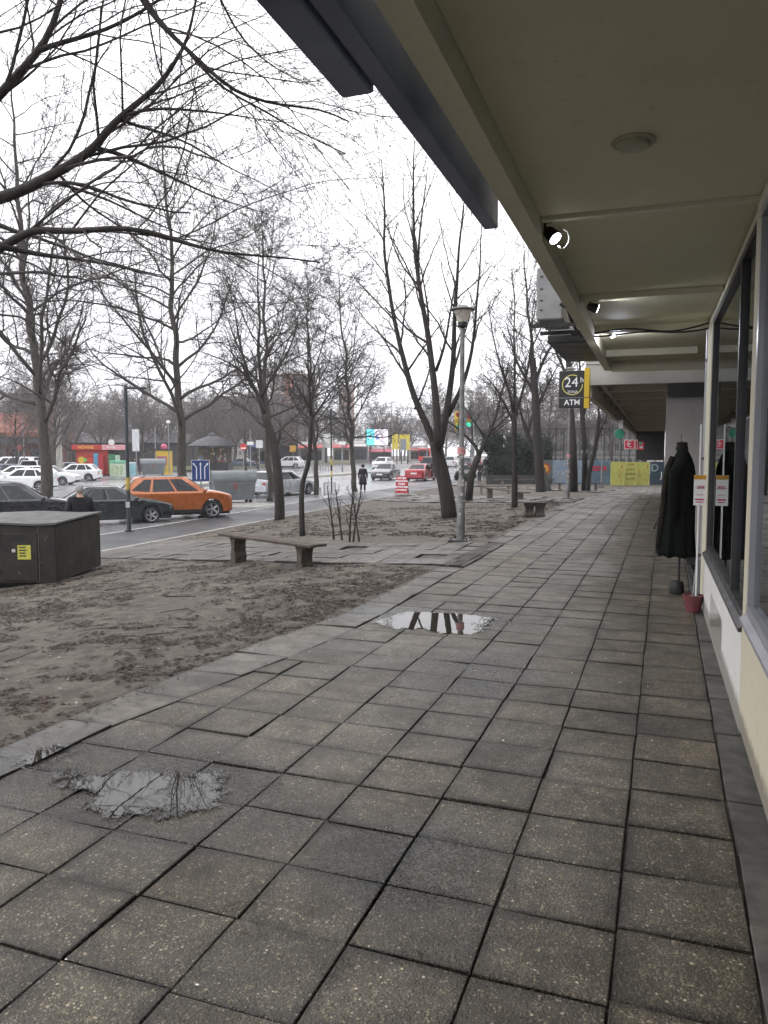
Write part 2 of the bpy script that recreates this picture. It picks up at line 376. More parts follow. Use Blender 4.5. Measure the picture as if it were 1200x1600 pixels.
# ------------------------------------------------------------------ ground, roads, paving
def sheet(name, xs, ys, zf, m, cond=None):
    b = MB(); nx = len(xs); idx = {}
    vs = []; fs = []
    for j, y in enumerate(ys):
        for i, x in enumerate(xs): vs.append((x, y, zf(x, y)))
    for j in range(len(ys)-1):
        for i in range(nx-1): fs.append((j*nx+i, j*nx+i+1, j*nx+nx+i+1, j*nx+nx+i))
    b.add(vs, fs); return struct(b.build(name, m, fix=False, smooth=180))
def lin(a, b, n): return [a+(b-a)*i/n for i in range(n+1)]
from mathutils import noise as NZ
YS = lin(-30, 0, 3)+lin(2, 60, 29)+[70, 90, 120, 160, 250, 420]
sheet('ground', [-400, -200, -100, -60, -40]+lin(-30, 6, 36)+[30, 100, 400], YS, lambda x, y: terr(x, y)-.30, M['dirt'])
def kin(y): return interp(y, [(0, -3.30), (3.7, -3.20), (4.34, -3.08), (5.32, -2.92), (6.2, -2.80), (7.4, -2.74), (60, -2.70)])
def kout(y): return interp(y, [(0, -3.75), (3.2, -3.58), (4.4, -3.5), (5.9, -3.35), (7.6, -3.12), (14, -3.06), (60, -2.95)])
def dz(x, y):
    n = NZ.noise(Vector((x*.8, y*.8, 0)))*.035+NZ.noise(Vector((x*3, y*3, 5)))*.018+NZ.noise(Vector((x*9, y*9, 1)))*.008
    return n
def dirtz(x, y):
    k = min(1, max(0, (kout(y)-x)/.5)); k2 = min(1, max(0, (x+14.45)/.6))
    return terr(x, y)-.012+dz(x, y)*k*k2+(.004 if x < kout(y)+.05 else -.04)
DIRT = sheet('dirt_ground', lin(-14.46, -2.9, 110), lin(-4, 30, 280)+lin(30.4, 52, 54), dirtz, M['dirt'])
sheet('dirt_verge', lin(-14.46, .3, 12), lin(52, 90, 10), lambda x, y: terr(x, y)-.03, M['dirt'])
# road surfaces (8 cm below the kerb)
def roadz(x, y): return zr(y)-.10
RX = [-60, -52, -44, -36, -28, -22, -17.9]
sheet('side_lane', [-17.9, -16, -14.58], YS[3:], lambda x, y: roadz(x, y)+.004, M['asphalt_lane'])
sheet('road', RX, YS, roadz, M['asphalt'])
sheet('road_junction', [-60, -40, -17.9, -14.6, 40], [90, 160], lambda x, y: roadz(x, y)+.008, M['asphalt'])
b = MB()
for y0 in range(-10, 88):
    for s in (0,):
        z0, z1 = roadz(0, y0), roadz(0, y0+1)
        b.add([(-14.6, y0+.006, z0), (-14.46, y0+.006, z0), (-14.46, y0+.994, z1), (-14.6, y0+.994, z1), (-14.6, y0+.006, zr(y0)+.02), (-14.46, y0+.006, zr(y0)+.02), (-14.46, y0+.994, zr(y0+1)+.02), (-14.6, y0+.994, zr(y0+1)+.02)],
              [(3, 2, 1, 0), (4, 5, 6, 7), (0, 1, 5, 4), (1, 2, 6, 5), (2, 3, 7, 6), (3, 0, 4, 7)])
struct(b.build('lane_kerb', M['kerb']))
LINE = mat('road_line', (.62, .62, .60), .6, var=.5, scale=6, bstr=.1, c2=(.25, .25, .25))
def stripe(name, x0, x1, segs, off=.012, m=None):
    b = MB()
    for a, c in segs:
        n = max(1, int((c-a)/4)); ys = lin(a, c, n)
        for p, q in zip(ys, ys[1:]): b.add([(x0, p, roadz(0, p)+off), (x1, p, roadz(0, p)+off), (x1, q, roadz(0, q)+off), (x0, q, roadz(0, q)+off)], [(0, 1, 2, 3)])
    return struct(b.build(name, m or LINE, fix=False))
stripe('lane_line', -17.95, -17.83, [(0, 88)], .016)
stripe('road_marking', -23.6, -23.45, [(y, y+3) for y in range(38, 88, 7)], .012)
stripe('road_marking', -28.2, -28.05, [(y, y+3) for y in range(30, 88, 7)], .012)
stripe('road_marking', -20.1, -19.98, [(36, 88)], .012)
# patched lighter strip (tram / median) and far pavement, lawn
b = MB(); b.box((-33.5, 44, -1.1), (-31.5, 86, -.66)); struct(b.build('median', M['kerb']))
b = MB(); b.box((-70, 20, -1.3), (-54.5, 75, -.70)); struct(b.build('far_pavement', M['farpave']))
sheet('lawn', lin(-110, -54, 6), [75.1, 90, 105, 120, 140], lambda x, y: -.55, M['grass'])
sheet('plaza_ground', [-160, -54.6], [30, 75], lambda x, y: -.68, M['farpave'])
b = MB(); b.box((-54.4, 75, -1.2), (-54.1, 140, -.56)); struct(b.build('far_kerb', M['kerb']))
# parking bay paving island near the container
b = MB(); b.prism([(-21.8, 31.3), (-18.2, 32.4), (-18.4, 35.2), (-23.5, 35.6)], -1.2, -.98, 'xy'); struct(b.build('traffic_island', M['kerb']))

def slabs(name, cells, m, zf, inset=.0038, rise=.045, jit=.0028, sub=False, dip=None):
    """paving: each slab a bevelled block slightly tilted; one mesh"""
    b = MB(); b.tone = []; r = random.Random(hash(name) % 97)
    r = random.Random(sum(map(ord, name)))
    for quad in cells:
        cx = sum(p[0] for p in quad)/4; cy = sum(p[1] for p in quad)/4
        h = r.gauss(0, jit*.6); tx = r.gauss(0, jit*.8); ty = r.gauss(0, jit*.8)
        if r.random() < .04: h -= .004
        if dip: h += dip(cx, cy)
        g = inset*(.8+.6*r.random())
        def sh(p, k, z):
            q = (p[0]+math.copysign(k*.9, cx-p[0]), p[1]+math.copysign(k*1.25 if k < .02 else k, cy-p[1]))
            return (q[0], q[1], zf(q[0], q[1])+h+tx*(q[0]-cx)*4+ty*(q[1]-cy)*4+z)
        j = [(p[0]+r.gauss(0, .0025), p[1]+r.gauss(0, .0025)) for p in quad]
        vs = [sh(p, g, -rise) for p in j]+[sh(p, g, -.004) for p in j]+[sh(p, g+.004, 0) for p in j]+[sh(p, g+.06, 0) for p in j]
        b.add(vs, [(12, 13, 14, 15)]+[(i, (i+1) % 4, 4+(i+1) % 4, 4+i) for i in range(4)]+[(4+i, 4+(i+1) % 4, 8+(i+1) % 4, 8+i) for i in range(4)]+[(8+i, 8+(i+1) % 4, 12+(i+1) % 4, 12+i) for i in range(4)])
        t = max(.65, r.gauss(1, .10)); w = r.gauss(0, .014)
        for kk, q in ((4, .3), (4, .35), (4, 0), (4, 1)):
            for _ in range(4):
                u = q or r.choice((r.uniform(.3, .6), r.uniform(.6, 1.0))); b.tone.append((t*(1+w)*u, t*u, t*(1-w)*u, 1))
    return struct(b.build(name, m, fix=False))
bx = [.325, -.12, -.555, -.99, -1.425, -1.86, -2.295]
cells = []
ys = [2.33-.40*8+.40*i for i in range(139)]
for i, (y0, y1) in enumerate(zip(ys, ys[1:])):
    for k in range(len(bx)-1):
        o = [.035, .0, .004, -.004, .008, .0][k]
        cells.append([(bx[k+1], y0+o), (bx[k], y0+o), (bx[k], y1+o), (bx[k+1], y1+o)])
    if kin(y0) < -2.93:
        cells.append([(-2.73, y0), (bx[-1], y0), (bx[-1], y1), (-2.73, y1)]); cells.append([(kin(y0), y0), (-2.73, y0), (-2.73, y1), (kin(y1), y1)])
    else: cells.append([(kin(y0), y0), (bx[-1], y0), (bx[-1], y1), (kin(y1), y1)])
plz = lambda x, y: zp(y)
PUD = [(-2.75, 3.15, 1.3, .85, .005), (-2.2, 7.6, 1.2, .7, .005)]
def dip(x, y):
    d = 0
    for cx, cy, a, b_, k in PUD: d -= k*math.exp(-((x-cx)/a)**2-((y-cy)/b_)**2)
    return d
slabs('pavement', cells, M['slab'], plz, dip=dip)
cells = []; y = -1
while y < 53:
    y1 = y+.60; cells.append([(kout(y), y), (kin(y)-.004, y), (kin(y1)-.004, y1), (kout(y1), y1)]); y = y1
slabs('edging', [c for c in cells if not 11.0 < (c[0][1]+c[2][1])/2 < 13.6], M['edgeslab'], plz, jit=.006, dip=dip)
b = MB(); jx = lin(0, 1, 34)
jy = lin(-1.5, 14, 170)+lin(14.3, 52, 120); vs = []
for y0 in jy:
    for u in jx:
        x0 = kout(y0)+.03+(.335-kout(y0)-.03)*u; nz = NZ.noise(Vector((x0*2.1, y0*2.1, 4)))*.7+NZ.noise(Vector((x0*7, y0*7, 2)))*.5
        vs.append((x0, y0, zp(y0)-.0155+.0075*max(-1, min(1, nz*1.6))))
b.add(vs, [(j*35+i, j*35+i+1, j*35+36+i, j*35+35+i) for j in range(len(jy)-1) for i in range(34)])
struct(b.build('joint_bed', M['joint'], fix=False))
b = MB(); b.tone = []
yy = -1.0; r = random.Random(3); cells = []
while yy < 13:
    l = r.uniform(.5, 1.1); o = -.0125*yy; cells.append([(.330, yy), (.558+o, yy), (.558-.0125*(yy+l), yy+l), (.330, yy+l)]); yy += l
slabs('gutter_strip', cells, mat('gutter_concrete', (.085, .082, .072), .7, var=.6, scale=4, bstr=1.0, bscale=18), lambda x, y: zp(y)-.004, jit=.004)
# side path to the lane
def pathcells(nr, fr, wid, cond=None):
    cells = []
    n = int((Vector(nr[0])-Vector(nr[-1])).length/.55)
    for i in range(n):
        def edge(e, t):
            s = t*(len(e)-1); k = min(int(s), len(e)-2); f = s-k
            return Vector(e[k]).lerp(Vector(e[k+1]), f)
        t0, t1 = i/n, (i+1)/n; m = wid
        a0, a1, b0, b1 = edge(nr, t0), edge(nr, t1), edge(fr, t0), edge(fr, t1)
        for k in range(m):
            cells.append([tuple(a0.lerp(b0, k/m)), tuple(a1.lerp(b1, k/m)), tuple(a1.lerp(b1, (k+1)/m)), tuple(a0.lerp(b0, (k+1)/m))])
    return cells
nr = [(-2.72, 10.9), (-3.1, 10.95), (-5.24, 11.35), (-8.11, 12.6), (-11, 14.0), (-14.44, 15.9)]
fr = [(-2.72, 13.75), (-3.1, 13.8), (-5.4, 14.2), (-8.2, 15.9), (-11.2, 17.8), (-14.44, 19.8)]
pc = pathcells(nr, fr, 5)
rr = random.Random(5)
pc = [c for c in pc if rr.random() > .006]
slabs('path', pc, M['pathslab'], lambda x, y: terr(x, y)+.022, jit=.0045, rise=.08)
nr = [(-3.0, 27.2), (-5, 29), (-8.17, 31.91), (-11.22, 34.19), (-14.4, 37.6)]
fr = [(-3.0, 31.5), (-5, 34.6), (-8, 37.5), (-11.5, 40.4), (-14.4, 43.0)]
slabs('path', pathcells(nr, fr, 7), M['pathslab'], lambda x, y: terr(x, y)+.03, jit=.008, rise=.08)
nr = [(-3.0, 41), (-6, 46), (-10.5, 50.5), (-14.4, 53.5)]
fr = [(-3.0, 44), (-6, 49), (-10.5, 53.5), (-14.4, 56.5)]
slabs('path', pathcells(nr, fr, 5), M['pathslab'], lambda x, y: terr(x, y)+.03, jit=.008, rise=.08)

# puddles
def puddle(pts, name='puddle', z=.004):
    """a film of water: fine sheet whose 'depth' attribute (metres inside the outline) and noise decide where water stands"""
    pp = [gz(px, py, 0) for px, py in pts]; n = len(pp); x0, x1 = min(p[0] for p in pp)-.2, max(p[0] for p in pp)+.2; y0, y1 = min(p[1] for p in pp)-.2, max(p[1] for p in pp)+.2
    def sd(x, y):
        ins = False; dm = 9
        for i in range(n):
            (ax, ay), (cx, cy) = pp[i], pp[(i+1) % n]
            if (ay > y) != (cy > y) and x < (cx-ax)*(y-ay)/(cy-ay)+ax: ins = not ins
            t = max(0, min(1, ((x-ax)*(cx-ax)+(y-ay)*(cy-ay))/((cx-ax)**2+(cy-ay)**2))); dm = min(dm, math.hypot(x-ax-t*(cx-ax), y-ay-t*(cy-ay)))
        return dm if ins else -dm
    st = .02; xs = [x0+i*st for i in range(int((x1-x0)/st)+1)]; ys_ = [y0+i*st for i in range(int((y1-y0)/st)+1)]
    b = MB(); b.tone = []; vs = []
    for y in ys_:
        for x in xs: d = sd(x, y); vs.append((x, y, z)); b.tone.append((d*4+.5,)*3+(1,))
    k = len(xs); b.add(vs, [(j*k+i, j*k+i+1, j*k+k+i+1, j*k+k+i) for j in range(len(ys_)-1) for i in range(k-1)])
    return struct(b.build(name, M['puddle'], fix=False))
puddle([(30, 1192), (60, 1172), (105, 1163), (128, 1172), (88, 1192), (60, 1204)])
puddle([(78, 1212), (110, 1203), (150, 1218), (205, 1206), (262, 1206), (300, 1212), (345, 1203), (352, 1232), (335, 1262), (262, 1277), (215, 1268), (185, 1280), (135, 1262), (150, 1240), (95, 1230)])
puddle([(585, 972), (640, 956), (700, 958), (775, 966), (760, 980), (745, 992), (690, 990), (660, 982), (620, 983)])

# leaf litter: drifts of dead leaves on the bare earth
def litter():
    r = random.Random(11); b = MB()
    blobs = []
    def leaf(x, y, s, z0=None):
        z = (dirtz(x, y) if z0 is None else z0)+.003+abs(r.gauss(0, .005)); a = r.uniform(0, 6.28); t = r.uniform(.3, .9)
        c, sn = math.cos(a)*s, math.sin(a)*s; k = r.uniform(-.3, .55)*s
        b.add([(x-c, y-sn, z), (x+sn*t*.5, y-c*t*.5, z+abs(k)*.7), (x+c, y+sn, z+k*.15+.002), (x-sn*t*.5, y+c*t*.5, z+abs(k)*.4)], [(0, 1, 2), (0, 2, 3)])
    n = 0; tries = 0
    while n < 60000 and tries < 1200000:
        tries += 1
        d = 2.5+r.random()**1.3*30; 
        x = r.uniform(-14.3, -3.15); y = r.uniform(2.5, 30)
        dd = math.hypot(x, y)
        if r.random() > min(1, (9/dd)**1.3): continue
        if 10.6+max(0, -3.1-x)*.42 < y < 14.6+max(0, -3.1-x)*.5: continue
        if x > kout(y)-.02: continue
        dens = .8*NZ.noise(Vector((x*.6, y*.6, 3)))+.85*NZ.noise(Vector((x*2.4, y*2.6, 7)))+.75*NZ.noise(Vector((x*7, y*8, 9)))
        near_edge = math.exp(-abs(x-kout(y))*1.3)*.5
        nb = .38 if 6.5 < y < 11.8 else .05
        nb = .25 if y > 14 else nb
        if dens+near_edge+nb-.30 < r.random()*.35: continue
        leaf(x, y, r.uniform(.010, .034)*(1 if dd < 14 else 1.6)); n += 1
    for _ in range(900):
        y = 2+r.random()**1.5*22; x = kout(y)+abs(r.gauss(0, .10)); leaf(x, y, r.uniform(.006, .022), zp(y)+.003)
    for _ in range(170):
        y = 2+r.random()**1.5*22; x = r.uniform(kin(y), .3); leaf(x, y, r.uniform(.006, .018), zp(y)+.004)
    o = b.build('leaf_litter', M['leaf'], fix=False); tag(o, 'dead brown leaves strewn in drifts over the bare earth', 'leaf litter', kind='stuff')
    b = MB()
    for _ in range(900):
        y = r.uniform(2.6, 20); x = r.uniform(-12, kout(y)-.02)
        if 10.6+max(0, -3.1-x)*.42 < y < 14.6+max(0, -3.1-x)*.5: continue
        s_ = r.uniform(.006, .018); z = dirtz(x, y)+.006; a = r.uniform(0, 6.28)
        b.add([(x+math.cos(a+q)*s_*r.uniform(.6, 1.2), y+math.sin(a+q)*s_*r.uniform(.6, 1.2), z+r.uniform(-.003, .006)) for q in (0, 1.4, 2.9, 4.4)]+[(x, y, z+s_*.5)], [(0, 1, 4), (1, 2, 4), (2, 3, 4), (3, 0, 4)])
    tag(b.build('gravel', mat('chips', (.42, .40, .36), .8, var=.6, scale=5, bstr=0, c2=(.10, .09, .08)), fix=False), 'small stones and pale chips scattered over the bare earth', 'gravel', kind='stuff')
    b = MB()
    for _ in range(26):
        y = 1.8+r.random()**1.4*9; x = r.uniform(kin(y), .3); q = r.uniform(.003, .008); b.add([(x-q, y, .003), (x, y-q*.7, .004), (x+q*1.2, y, .003), (x, y+q*.8, .004), (x, y, .003+q*.6)], [(0, 1, 4), (1, 2, 4), (2, 3, 4), (3, 0, 4)])
    tag(b.build('paper_scraps', M['white'], fix=False), 'tiny white paper scraps and gum on the paving', 'scraps', kind='stuff')
    # fallen twigs
    b = MB()
    for _ in range(220):
        y = r.uniform(3, 24); x = r.uniform(-11, -3.3)
        if 10.6+max(0, -3.1-x)*.42 < y < 14.6+max(0, -3.1-x)*.5: continue
        a = r.uniform(0, 6.28); l = r.uniform(.08, .45); z = dirtz(x, y)+.008
        p = [Vector((x, y, z))]
        for k in range(3): a += r.gauss(0, .4); p.append(p[-1]+Vector((math.cos(a), math.sin(a), 0))*l/3+Vector((0, 0, r.uniform(0, .01))))
        b.tube(p, [.006, .005, .004, .002], 4)
    tag(b.build('fallen_twigs', M['twig'], fix=False), 'thin fallen twigs lying among the dead leaves', 'twigs', kind='stuff')
litter()

# ------------------------------------------------------------------ the shop front and its canopy (right)
BR = .0125
def bl(x, y): c, s = math.cos(BR), math.sin(BR); return (x*c+y*s, -x*s+y*c)      # world -> building frame
shop = thing('shop_building', 'shop front with cream and white walls under a low overhanging canopy', 'building', (0, 0, 0), BR)
b = MB(); b.box((.52, -3, .05), (.62, 4.76, .74)); b.box((.52, 4.76, .05), (.62, 4.98, 3.115)); b.box((.52, -3, 3.02), (.62, 4.757, 3.115)); b.build('wall', M['creamwall'], shop, label='cream painted wall section')
b = MB(); b.box((.56, -3, -.06), (.64, 4.98, .047)); b.build('plinth', M['joint'], shop)
b = MB(); b.box((.527, 4.985, 0), (.66, 6.4, .62)); b.box((.527, 7.7, 0), (.66, 8.85, .62)); b.box((.527, 6.403, .39), (.66, 7.697, .62)); b.box((.527, 6.403, 0), (.66, 7.697, .07))
b.box((.62, 6.403, .073), (.66, 7.697, .387)); b.build('wall', M['whitewall'], shop, label='white painted wall section with a sunken vent niche')
b = MB(); b.box((.535, 4.985, 3.06), (.70, 8.70, 3.117)); b.box((.53, 8.70, .62), (.70, 9.55, 3.117)); b.box((.531, 8.853, -.02), (.70, 9.55, .617)); b.build('wall', M['fascia'], shop, label='pale pillar and lintel beside the display window')
def window(parent, y0, y1, z0, z1, x, fm, mull=(), sill=0, t=.05):
    b = MB()
    b.box((x-.02, y0, z0), (x+.05, y1, z0+t)); b.box((x-.02, y0, z1-t), (x+.05, y1, z1))
    for yy in [y0, y1-t]+list(mull): b.box((x-.018, yy, z0+t+.001), (x+.048, yy+t, z1-t-.001))
    w = b.build('window_frame', fm, parent)
    if sill:
        b = MB(); b.prism([(x-.055, z0-.045), (x+.02, z0-.045), (x+.02, z0-.002), (x-.022, z0-.002), (x-.055, z0-.025)], y0, y1, 'xz'); b.build('sill', fm, w)
    es = [y0]+list(mull)+[y1]
    for a, c in zip(es, es[1:]):
        b = MB(); b.box((x+.012, a+.02, z0+.02), (x+.020, c+.02 if c != y1 else c-.02, z1-.02)); b.build('pane', M['glass'], w)
window(shop, -2.9, 4.76, .78, 3.02, .535, M['frame'], (1.0,), 1, .052)
window(shop, 5.0, 8.70, .66, 3.06, .555, M['framedark'], (5.95,), 1, .055)
inner = mat('shop_interior', (.10, .095, .09), .8, var=.5, scale=1.2)
b = MB(); b.box((3.2, -3, -.1), (3.3, 13, 3.6)); b.box((.7, -3, -.12), (3.2, 13, -.02)); b.box((.7, 9.56, 0), (3.2, 9.66, 3.1)); b.box((.7, -3.1, 0), (3.2, -3, 3.1)); b.build('interior', inner, shop)
# displayed shelving seen dimly through the glass
b = MB()
for k in range(4):
    for z in (.9, 1.4, 1.9, 2.4): b.box((2.2, -1+k*2.4, z), (2.6, .9+k*2.4, z+.03))
    for yy in (-1, .87): b.box((2.2, yy+k*2.4, .0), (2.6, yy+k*2.4+.03, 2.5))
b.build('shelving', M['greymetal'], shop)
b = MB(); b.box((.75, 9.67, .05), (.8, 13.4, 3.1)); b.build('wall', M['framedark'], shop, label='dark recessed shop door wall')
b = MB()
for k in range(7): b.box((.73, 9.8+k*.52, .3), (.748, 10.25+k*.52, 2.6))
b.build('door_panel', M['carglass'], shop)
# canopy
b = MB(); b.box((-.69, -3, 3.12), (1.2, 4.83, 3.42)); b.box((-.69, 4.833, 3.135), (1.2, 13.0, 3.42)); b.build('soffit', M['soffit'], shop)
b = MB(); b.box((-.80, -3, 3.00), (-.693, 13.1, 3.50)); b.box((-.692, 13.003, 2.98), (.9, 13.1, 3.50)); b.build('fascia', M['fascia'], shop)
for y, d, w in ((4.85, .035, .05), (7.4, .05, .10), (9.35, .07, .12), (11.5, .09, .12)):
    b = MB(); b.box((-.69, y, 3.133-d), (.52, y+w, 3.134)); b.build('joist', M['fascia'], shop)
b = MB(); x, y = bl(*gz(990, 222, 3.115)); b.lathe([(.098, .0), (.10, -.008), (.092, -.016), (.075, -.012), (.07, -.03), (.0, -.034)][::-1], 32, (x, y, 3.12)); b.build('ceiling_disc', cmat((.36, .34, .24), .6), shop, 30)
tint = mat('canopy_top', (.12, .12, .12), .8)
b = MB(); b.box((-.80, -3, 3.503), (6, 13.1, 3.6)); b.box((.62, -3, 3.43), (6, 13.1, 3.502)); b.build('roof', tint, shop)
# upper storeys, out of sight above the canopy but they shade the walk
b = MB(); b.box((1.5, -6, 3.61), (12, 60, 12)); b.build('upper_storey', M['canopygrey'], shop)

# sign boxes hung outside the fascia
def sbox(name, label, x0, x1, y0, y1, z0, z1):
    t = thing(name, label, 'sign box', (0, 0, 0), BR, 'blue grey sign boxes outside the canopy')
    b = MB(); b.box((x0, y0, z0), (x1, y1, z1), bev=.006); b.build('casing', M['signblue'], t)
    for k in range(3):
        yy = y0+(y1-y0)*(k+.5)/3; b = MB(); b.box((x1+.001, yy, z1-.12), (-.803, yy+.04, z1-.08)); b.build('bracket', M['blackmetal'], t)
sbox('sign_box', 'long slim blue grey sign box running along the canopy edge', -.945, -.865, -2.5, 4.40, 2.95, 3.30)
sbox('sign_box', 'short lower blue grey sign box, nearest and outermost at the canopy edge', -1.07, -.950, -2.5, 2.60, 2.935, 3.20)

# spot lamps
LAMP = mat('lamp_face', (.95, .98, 1), .4, var=0, bstr=0, emit=14)
def spot(px, py, z, aim, label, power, size=.055):
    x, y = gz(px, py, z); t = thing('spotlight', label, 'spotlight', (x, y, z), 0, 'spotlights under the canopy')
    d = Vector(aim).normalized(); q = d.to_track_quat('Z', 'Y').to_matrix().to_4x4()
    b = MB(); b.lathe([(.02, -.09), (size*.8, -.07), (size, -.01), (size*1.05, .0), (size*.98, .004)], 20); o = b.build('lamp_housing', M['black'], t, 40); o.matrix_local = q
    b = MB(); b.lathe([(size*.86, .0042), (size*.86, .009)], 20); o = b.build('lamp_face', LAMP, t, 40); o.matrix_local = q
    b = MB(); b.tube([(-.02, 0, .0), (-.06, .0, .05), (-.06, 0, .13)], .008, 6); b.box((-.1, -.03, .10), (-.02, .03, .118)); b.build('arm', M['black'], t)
    l = bpy.data.lights.new('lamp', 'SPOT'); l.energy = power; l.spot_size = 2.3; l.spot_blend = .6; l.shadow_soft_size = .04; l.color = (.86, .93, 1)
    lo = bpy.data.objects.new('lamp_light', l); COL.objects.link(lo); lo.parent = t
    lo.matrix_local = Matrix.Translation(d*.03) @ (-d).to_track_quat('Z', 'Y').to_matrix().to_4x4()
    return t
t = spot(867, 372, 3.02, (.55, -.25, -.62), 'lit spotlight nearest, with a dangling white cable loop under the canopy', 4, .045)
b = MB(); b.tube([(.05, 0, .05), (.075, .0, .035), (.088, 0, .0), (.085, 0, -.035), (.065, 0, -.062), (.04, 0, -.068), (.02, 0, -.05)], .0055, 6); b.build('cable', M['white'], t, 180)
spot(932, 482, 3.02, (.85, .35, -.25), 'spotlight seen side on, second along the canopy edge', 12.0, .045)
spot(958, 524, 3.05, (.3, -.25, -.5), 'farthest lit spotlight above the cable, tucked against the beam', 2.0, .04)
l = bpy.data.lights.new('lamp', 'POINT'); l.energy = 24; l.shadow_soft_size = .05; l.color = (.80, .84, 1)
lo = bpy.data.objects.new('lamp_light', l); COL.objects.link(lo); lo.parent = t
x, y = gz(965, 535, 3.0); lo.location = Vector((x, y, 3.0))-t.location

# cables across the soffit to the air conditioner
def cable(name, label, pts, r, m=M['black']):
    b = MB(); b.tube(pts, r, 6); o = b.build(name, m, None, 180); tag(o, label, 'cable', 'cables under the canopy'); return o
for k, (dzz, sg) in enumerate(((0, .02), (.03, .03))):
    pts = []
    for i in range(13):
        f = i/12; pts.append(Vector((-.95+1.47*f-.0125*9.25, 9.25-.015*k, 3.05+dzz-sg*math.sin(f*9+k)-.03*math.sin(f*math.pi))))
    cable('power_cable', ['lower black cable strung across the canopy beam', 'upper black cable strung across the canopy beam'][k], pts, .011)

# air conditioner outside the fascia
t = thing('air_conditioner', 'grey outdoor air conditioner unit hung outside the canopy edge', 'air conditioner', (0, 0, 0), BR)
ac = mat('ac_casing', (.30, .30, .31), .5, var=.2)
b = MB(); b.box((-1.24, 8.45, 3.10), (-.96, 9.20, 3.66), bev=.015); b.build('casing', ac, t)
b = MB(); b.lathe([(.0, 0), (.23, 0), (.24, .012), (.0, .014)], 28, (-1.255, 8.82, 3.38), 'x'); b.build('fan_grille', M['blackmetal'], t)
for z in (3.2, 3.3, 3.42, 3.55): b = MB(); b.box((-1.2, 8.443, z), (-1.17, 8.449, z+.012)); b.build('screw_tab', M['blackmetal'], t)
for y in (8.5, 9.05): b = MB(); b.box((-1.28, y, 3.03), (-.803, y+.04, 3.07)); b.build('bracket', M['black'], t)
b = MB(); b.tube([(-.98, 8.4, 3.25), (-.9, 8.4, 3.2), (-.87, 8.5, 3.08), (-.86, 9.2, 3.04)], .02, 8); b.build('hose', M['black'], t)
t = thing('shutter_box', 'dark flat box outside the canopy edge beyond the air conditioner', 'box', (0, 0, 0), BR)
b = MB(); b.box((-1.28, 9.7, 3.02), (-.81, 11.8, 3.12), bev=.01); b.build('casing', M['black'], t)
b = MB(); b.box((-1.25, 9.75, 3.123), (-.84, 11.75, 3.22), bev=.01); b.build('cover', ac, t)

# second building: column and ribbed arcade ceiling
arc = thing('arcade_building', 'lower ribbed arcade roof on a thick square column beyond the first canopy', 'building', (0, 0, 0), BR)
Y0, Y1 = 13.35, 46
b = MB(); b.box((-1.12, Y0, 2.80), (.9, Y0+.12, 3.14)); b.box((-1.12, Y0-.02, 3.143), (.9, Y0+.3, 3.18)); b.build('front_beam', M['canopygrey'], arc)
b = MB(); b.box((-1.12, Y0+.123, 2.93), (.95, Y1, 3.14)); b.build('soffit', M['soffit2'], arc)
b = MB(); b.box((-1.12, Y0+.124, 2.60), (-1.02, Y1, 2.927)); b.build('fascia', M['soffit2'], arc)
b = MB(); b.box((-.90, Y0+.124, 2.80), (-.84, Y1, 2.927)); b.build('rail', M['soffit2'], arc)
y = Y0+1.6
while y < Y1:
    b = MB(); b.box((-1.018, y, 2.80), (.9, y+.22, 2.926)); b.build('joist', M['soffit2'], arc); y += 2.15
b = MB(); b.box((.17, 13.9, -.03), (.75, 14.5, 2.797)); b.build('column', M['column'], arc)
b = MB(); b.box((.17, 13.48, 2.60), (.75, 13.88, 2.797)); b.build('header', M['black'], arc)
b = MB(); b.box((.6, 14.51, -.8), (.8, 45, 2.92)); b.build('wall', M['column'], arc)
b = MB()
for k in range(6): b.box((.58, 16+k*4.6, -.1), (.598, 19.6+k*4.6, 2.3))
b.build('window', M['carglass'], arc)
b = MB(); b.box((-1.12, Y0+.1, 3.19), (8, Y1, 3.3)); b.build('roof', tint, arc)
for y in (15.8, 20.5, 26): 
    b = MB(); b.lathe([(.0, -.06), (.09, -.05), (.10, 0), (.0, .0)], 16, (-.02, y, 2.925)); b.build('ceiling_lamp', M['lampglass'] if y > 16 else M['black'], arc, 40)
b = MB(); b.box((-1.0, 45.2, 1.2), (.5, 45.4, 2.9)); b.build('end_wall', M['framedark'], arc)

# 24h ATM sign
t = thing('bank_sign', 'black and yellow projecting sign reading 24h and ATM at the arcade corner', 'sign', (0, 0, 0), BR)
def P2(px, py, Y):
    d = ray(px, py); k = Y/d[1]; x = d[0]*k; return (x*math.cos(BR)+Y*math.sin(BR), H+d[2]*k)
yb = 13.0
xa, za = P2(874, 580, yb); xb, zb = P2(912, 637, yb); xc, _ = P2(921.5, 580, yb); zt = P2(915, 575, yb)[1]
blk = mat('sign_black', (.012, .012, .013), .35, bstr=0, var=.1); yel = mat('sign_yellow', (.62, .42, .02), .4, bstr=0, var=.15)
b = MB(); b.box((xa, yb, zb), (xb, yb+.16, za), bev=.006); b.build('panel', blk, t)
zs = zb+(za-zb)*.27
b = MB(); b.box((xb+.003, yb-.01, zb-.01), (xc, yb+.17, zs-.006)); b.box((xb+.003, yb-.01, zs+.006), (xc, yb+.17, zt)); b.build('side_band', yel, t)
b = MB(); b.box((xa+.01, yb-.003, zs-.004), (xb-.005, yb-.001, zs+.004)); b.build('divider', M['greymetal'], t)
rx = (90, 0, 0); rot = (math.pi/2, 0, 0)
cxm, czm = P2(894.5, 601.5, yb); rr_ = (P2(910, 600, yb)[0]-P2(877.5, 600, yb)[0])/2
ring = mat('ring_yellow', (.60, .55, .16), .4, bstr=0, var=.05); wh = mat('sign_white', (.85, .85, .87), .5, bstr=0, var=.05)
b = MB(); n = 44; pts = []
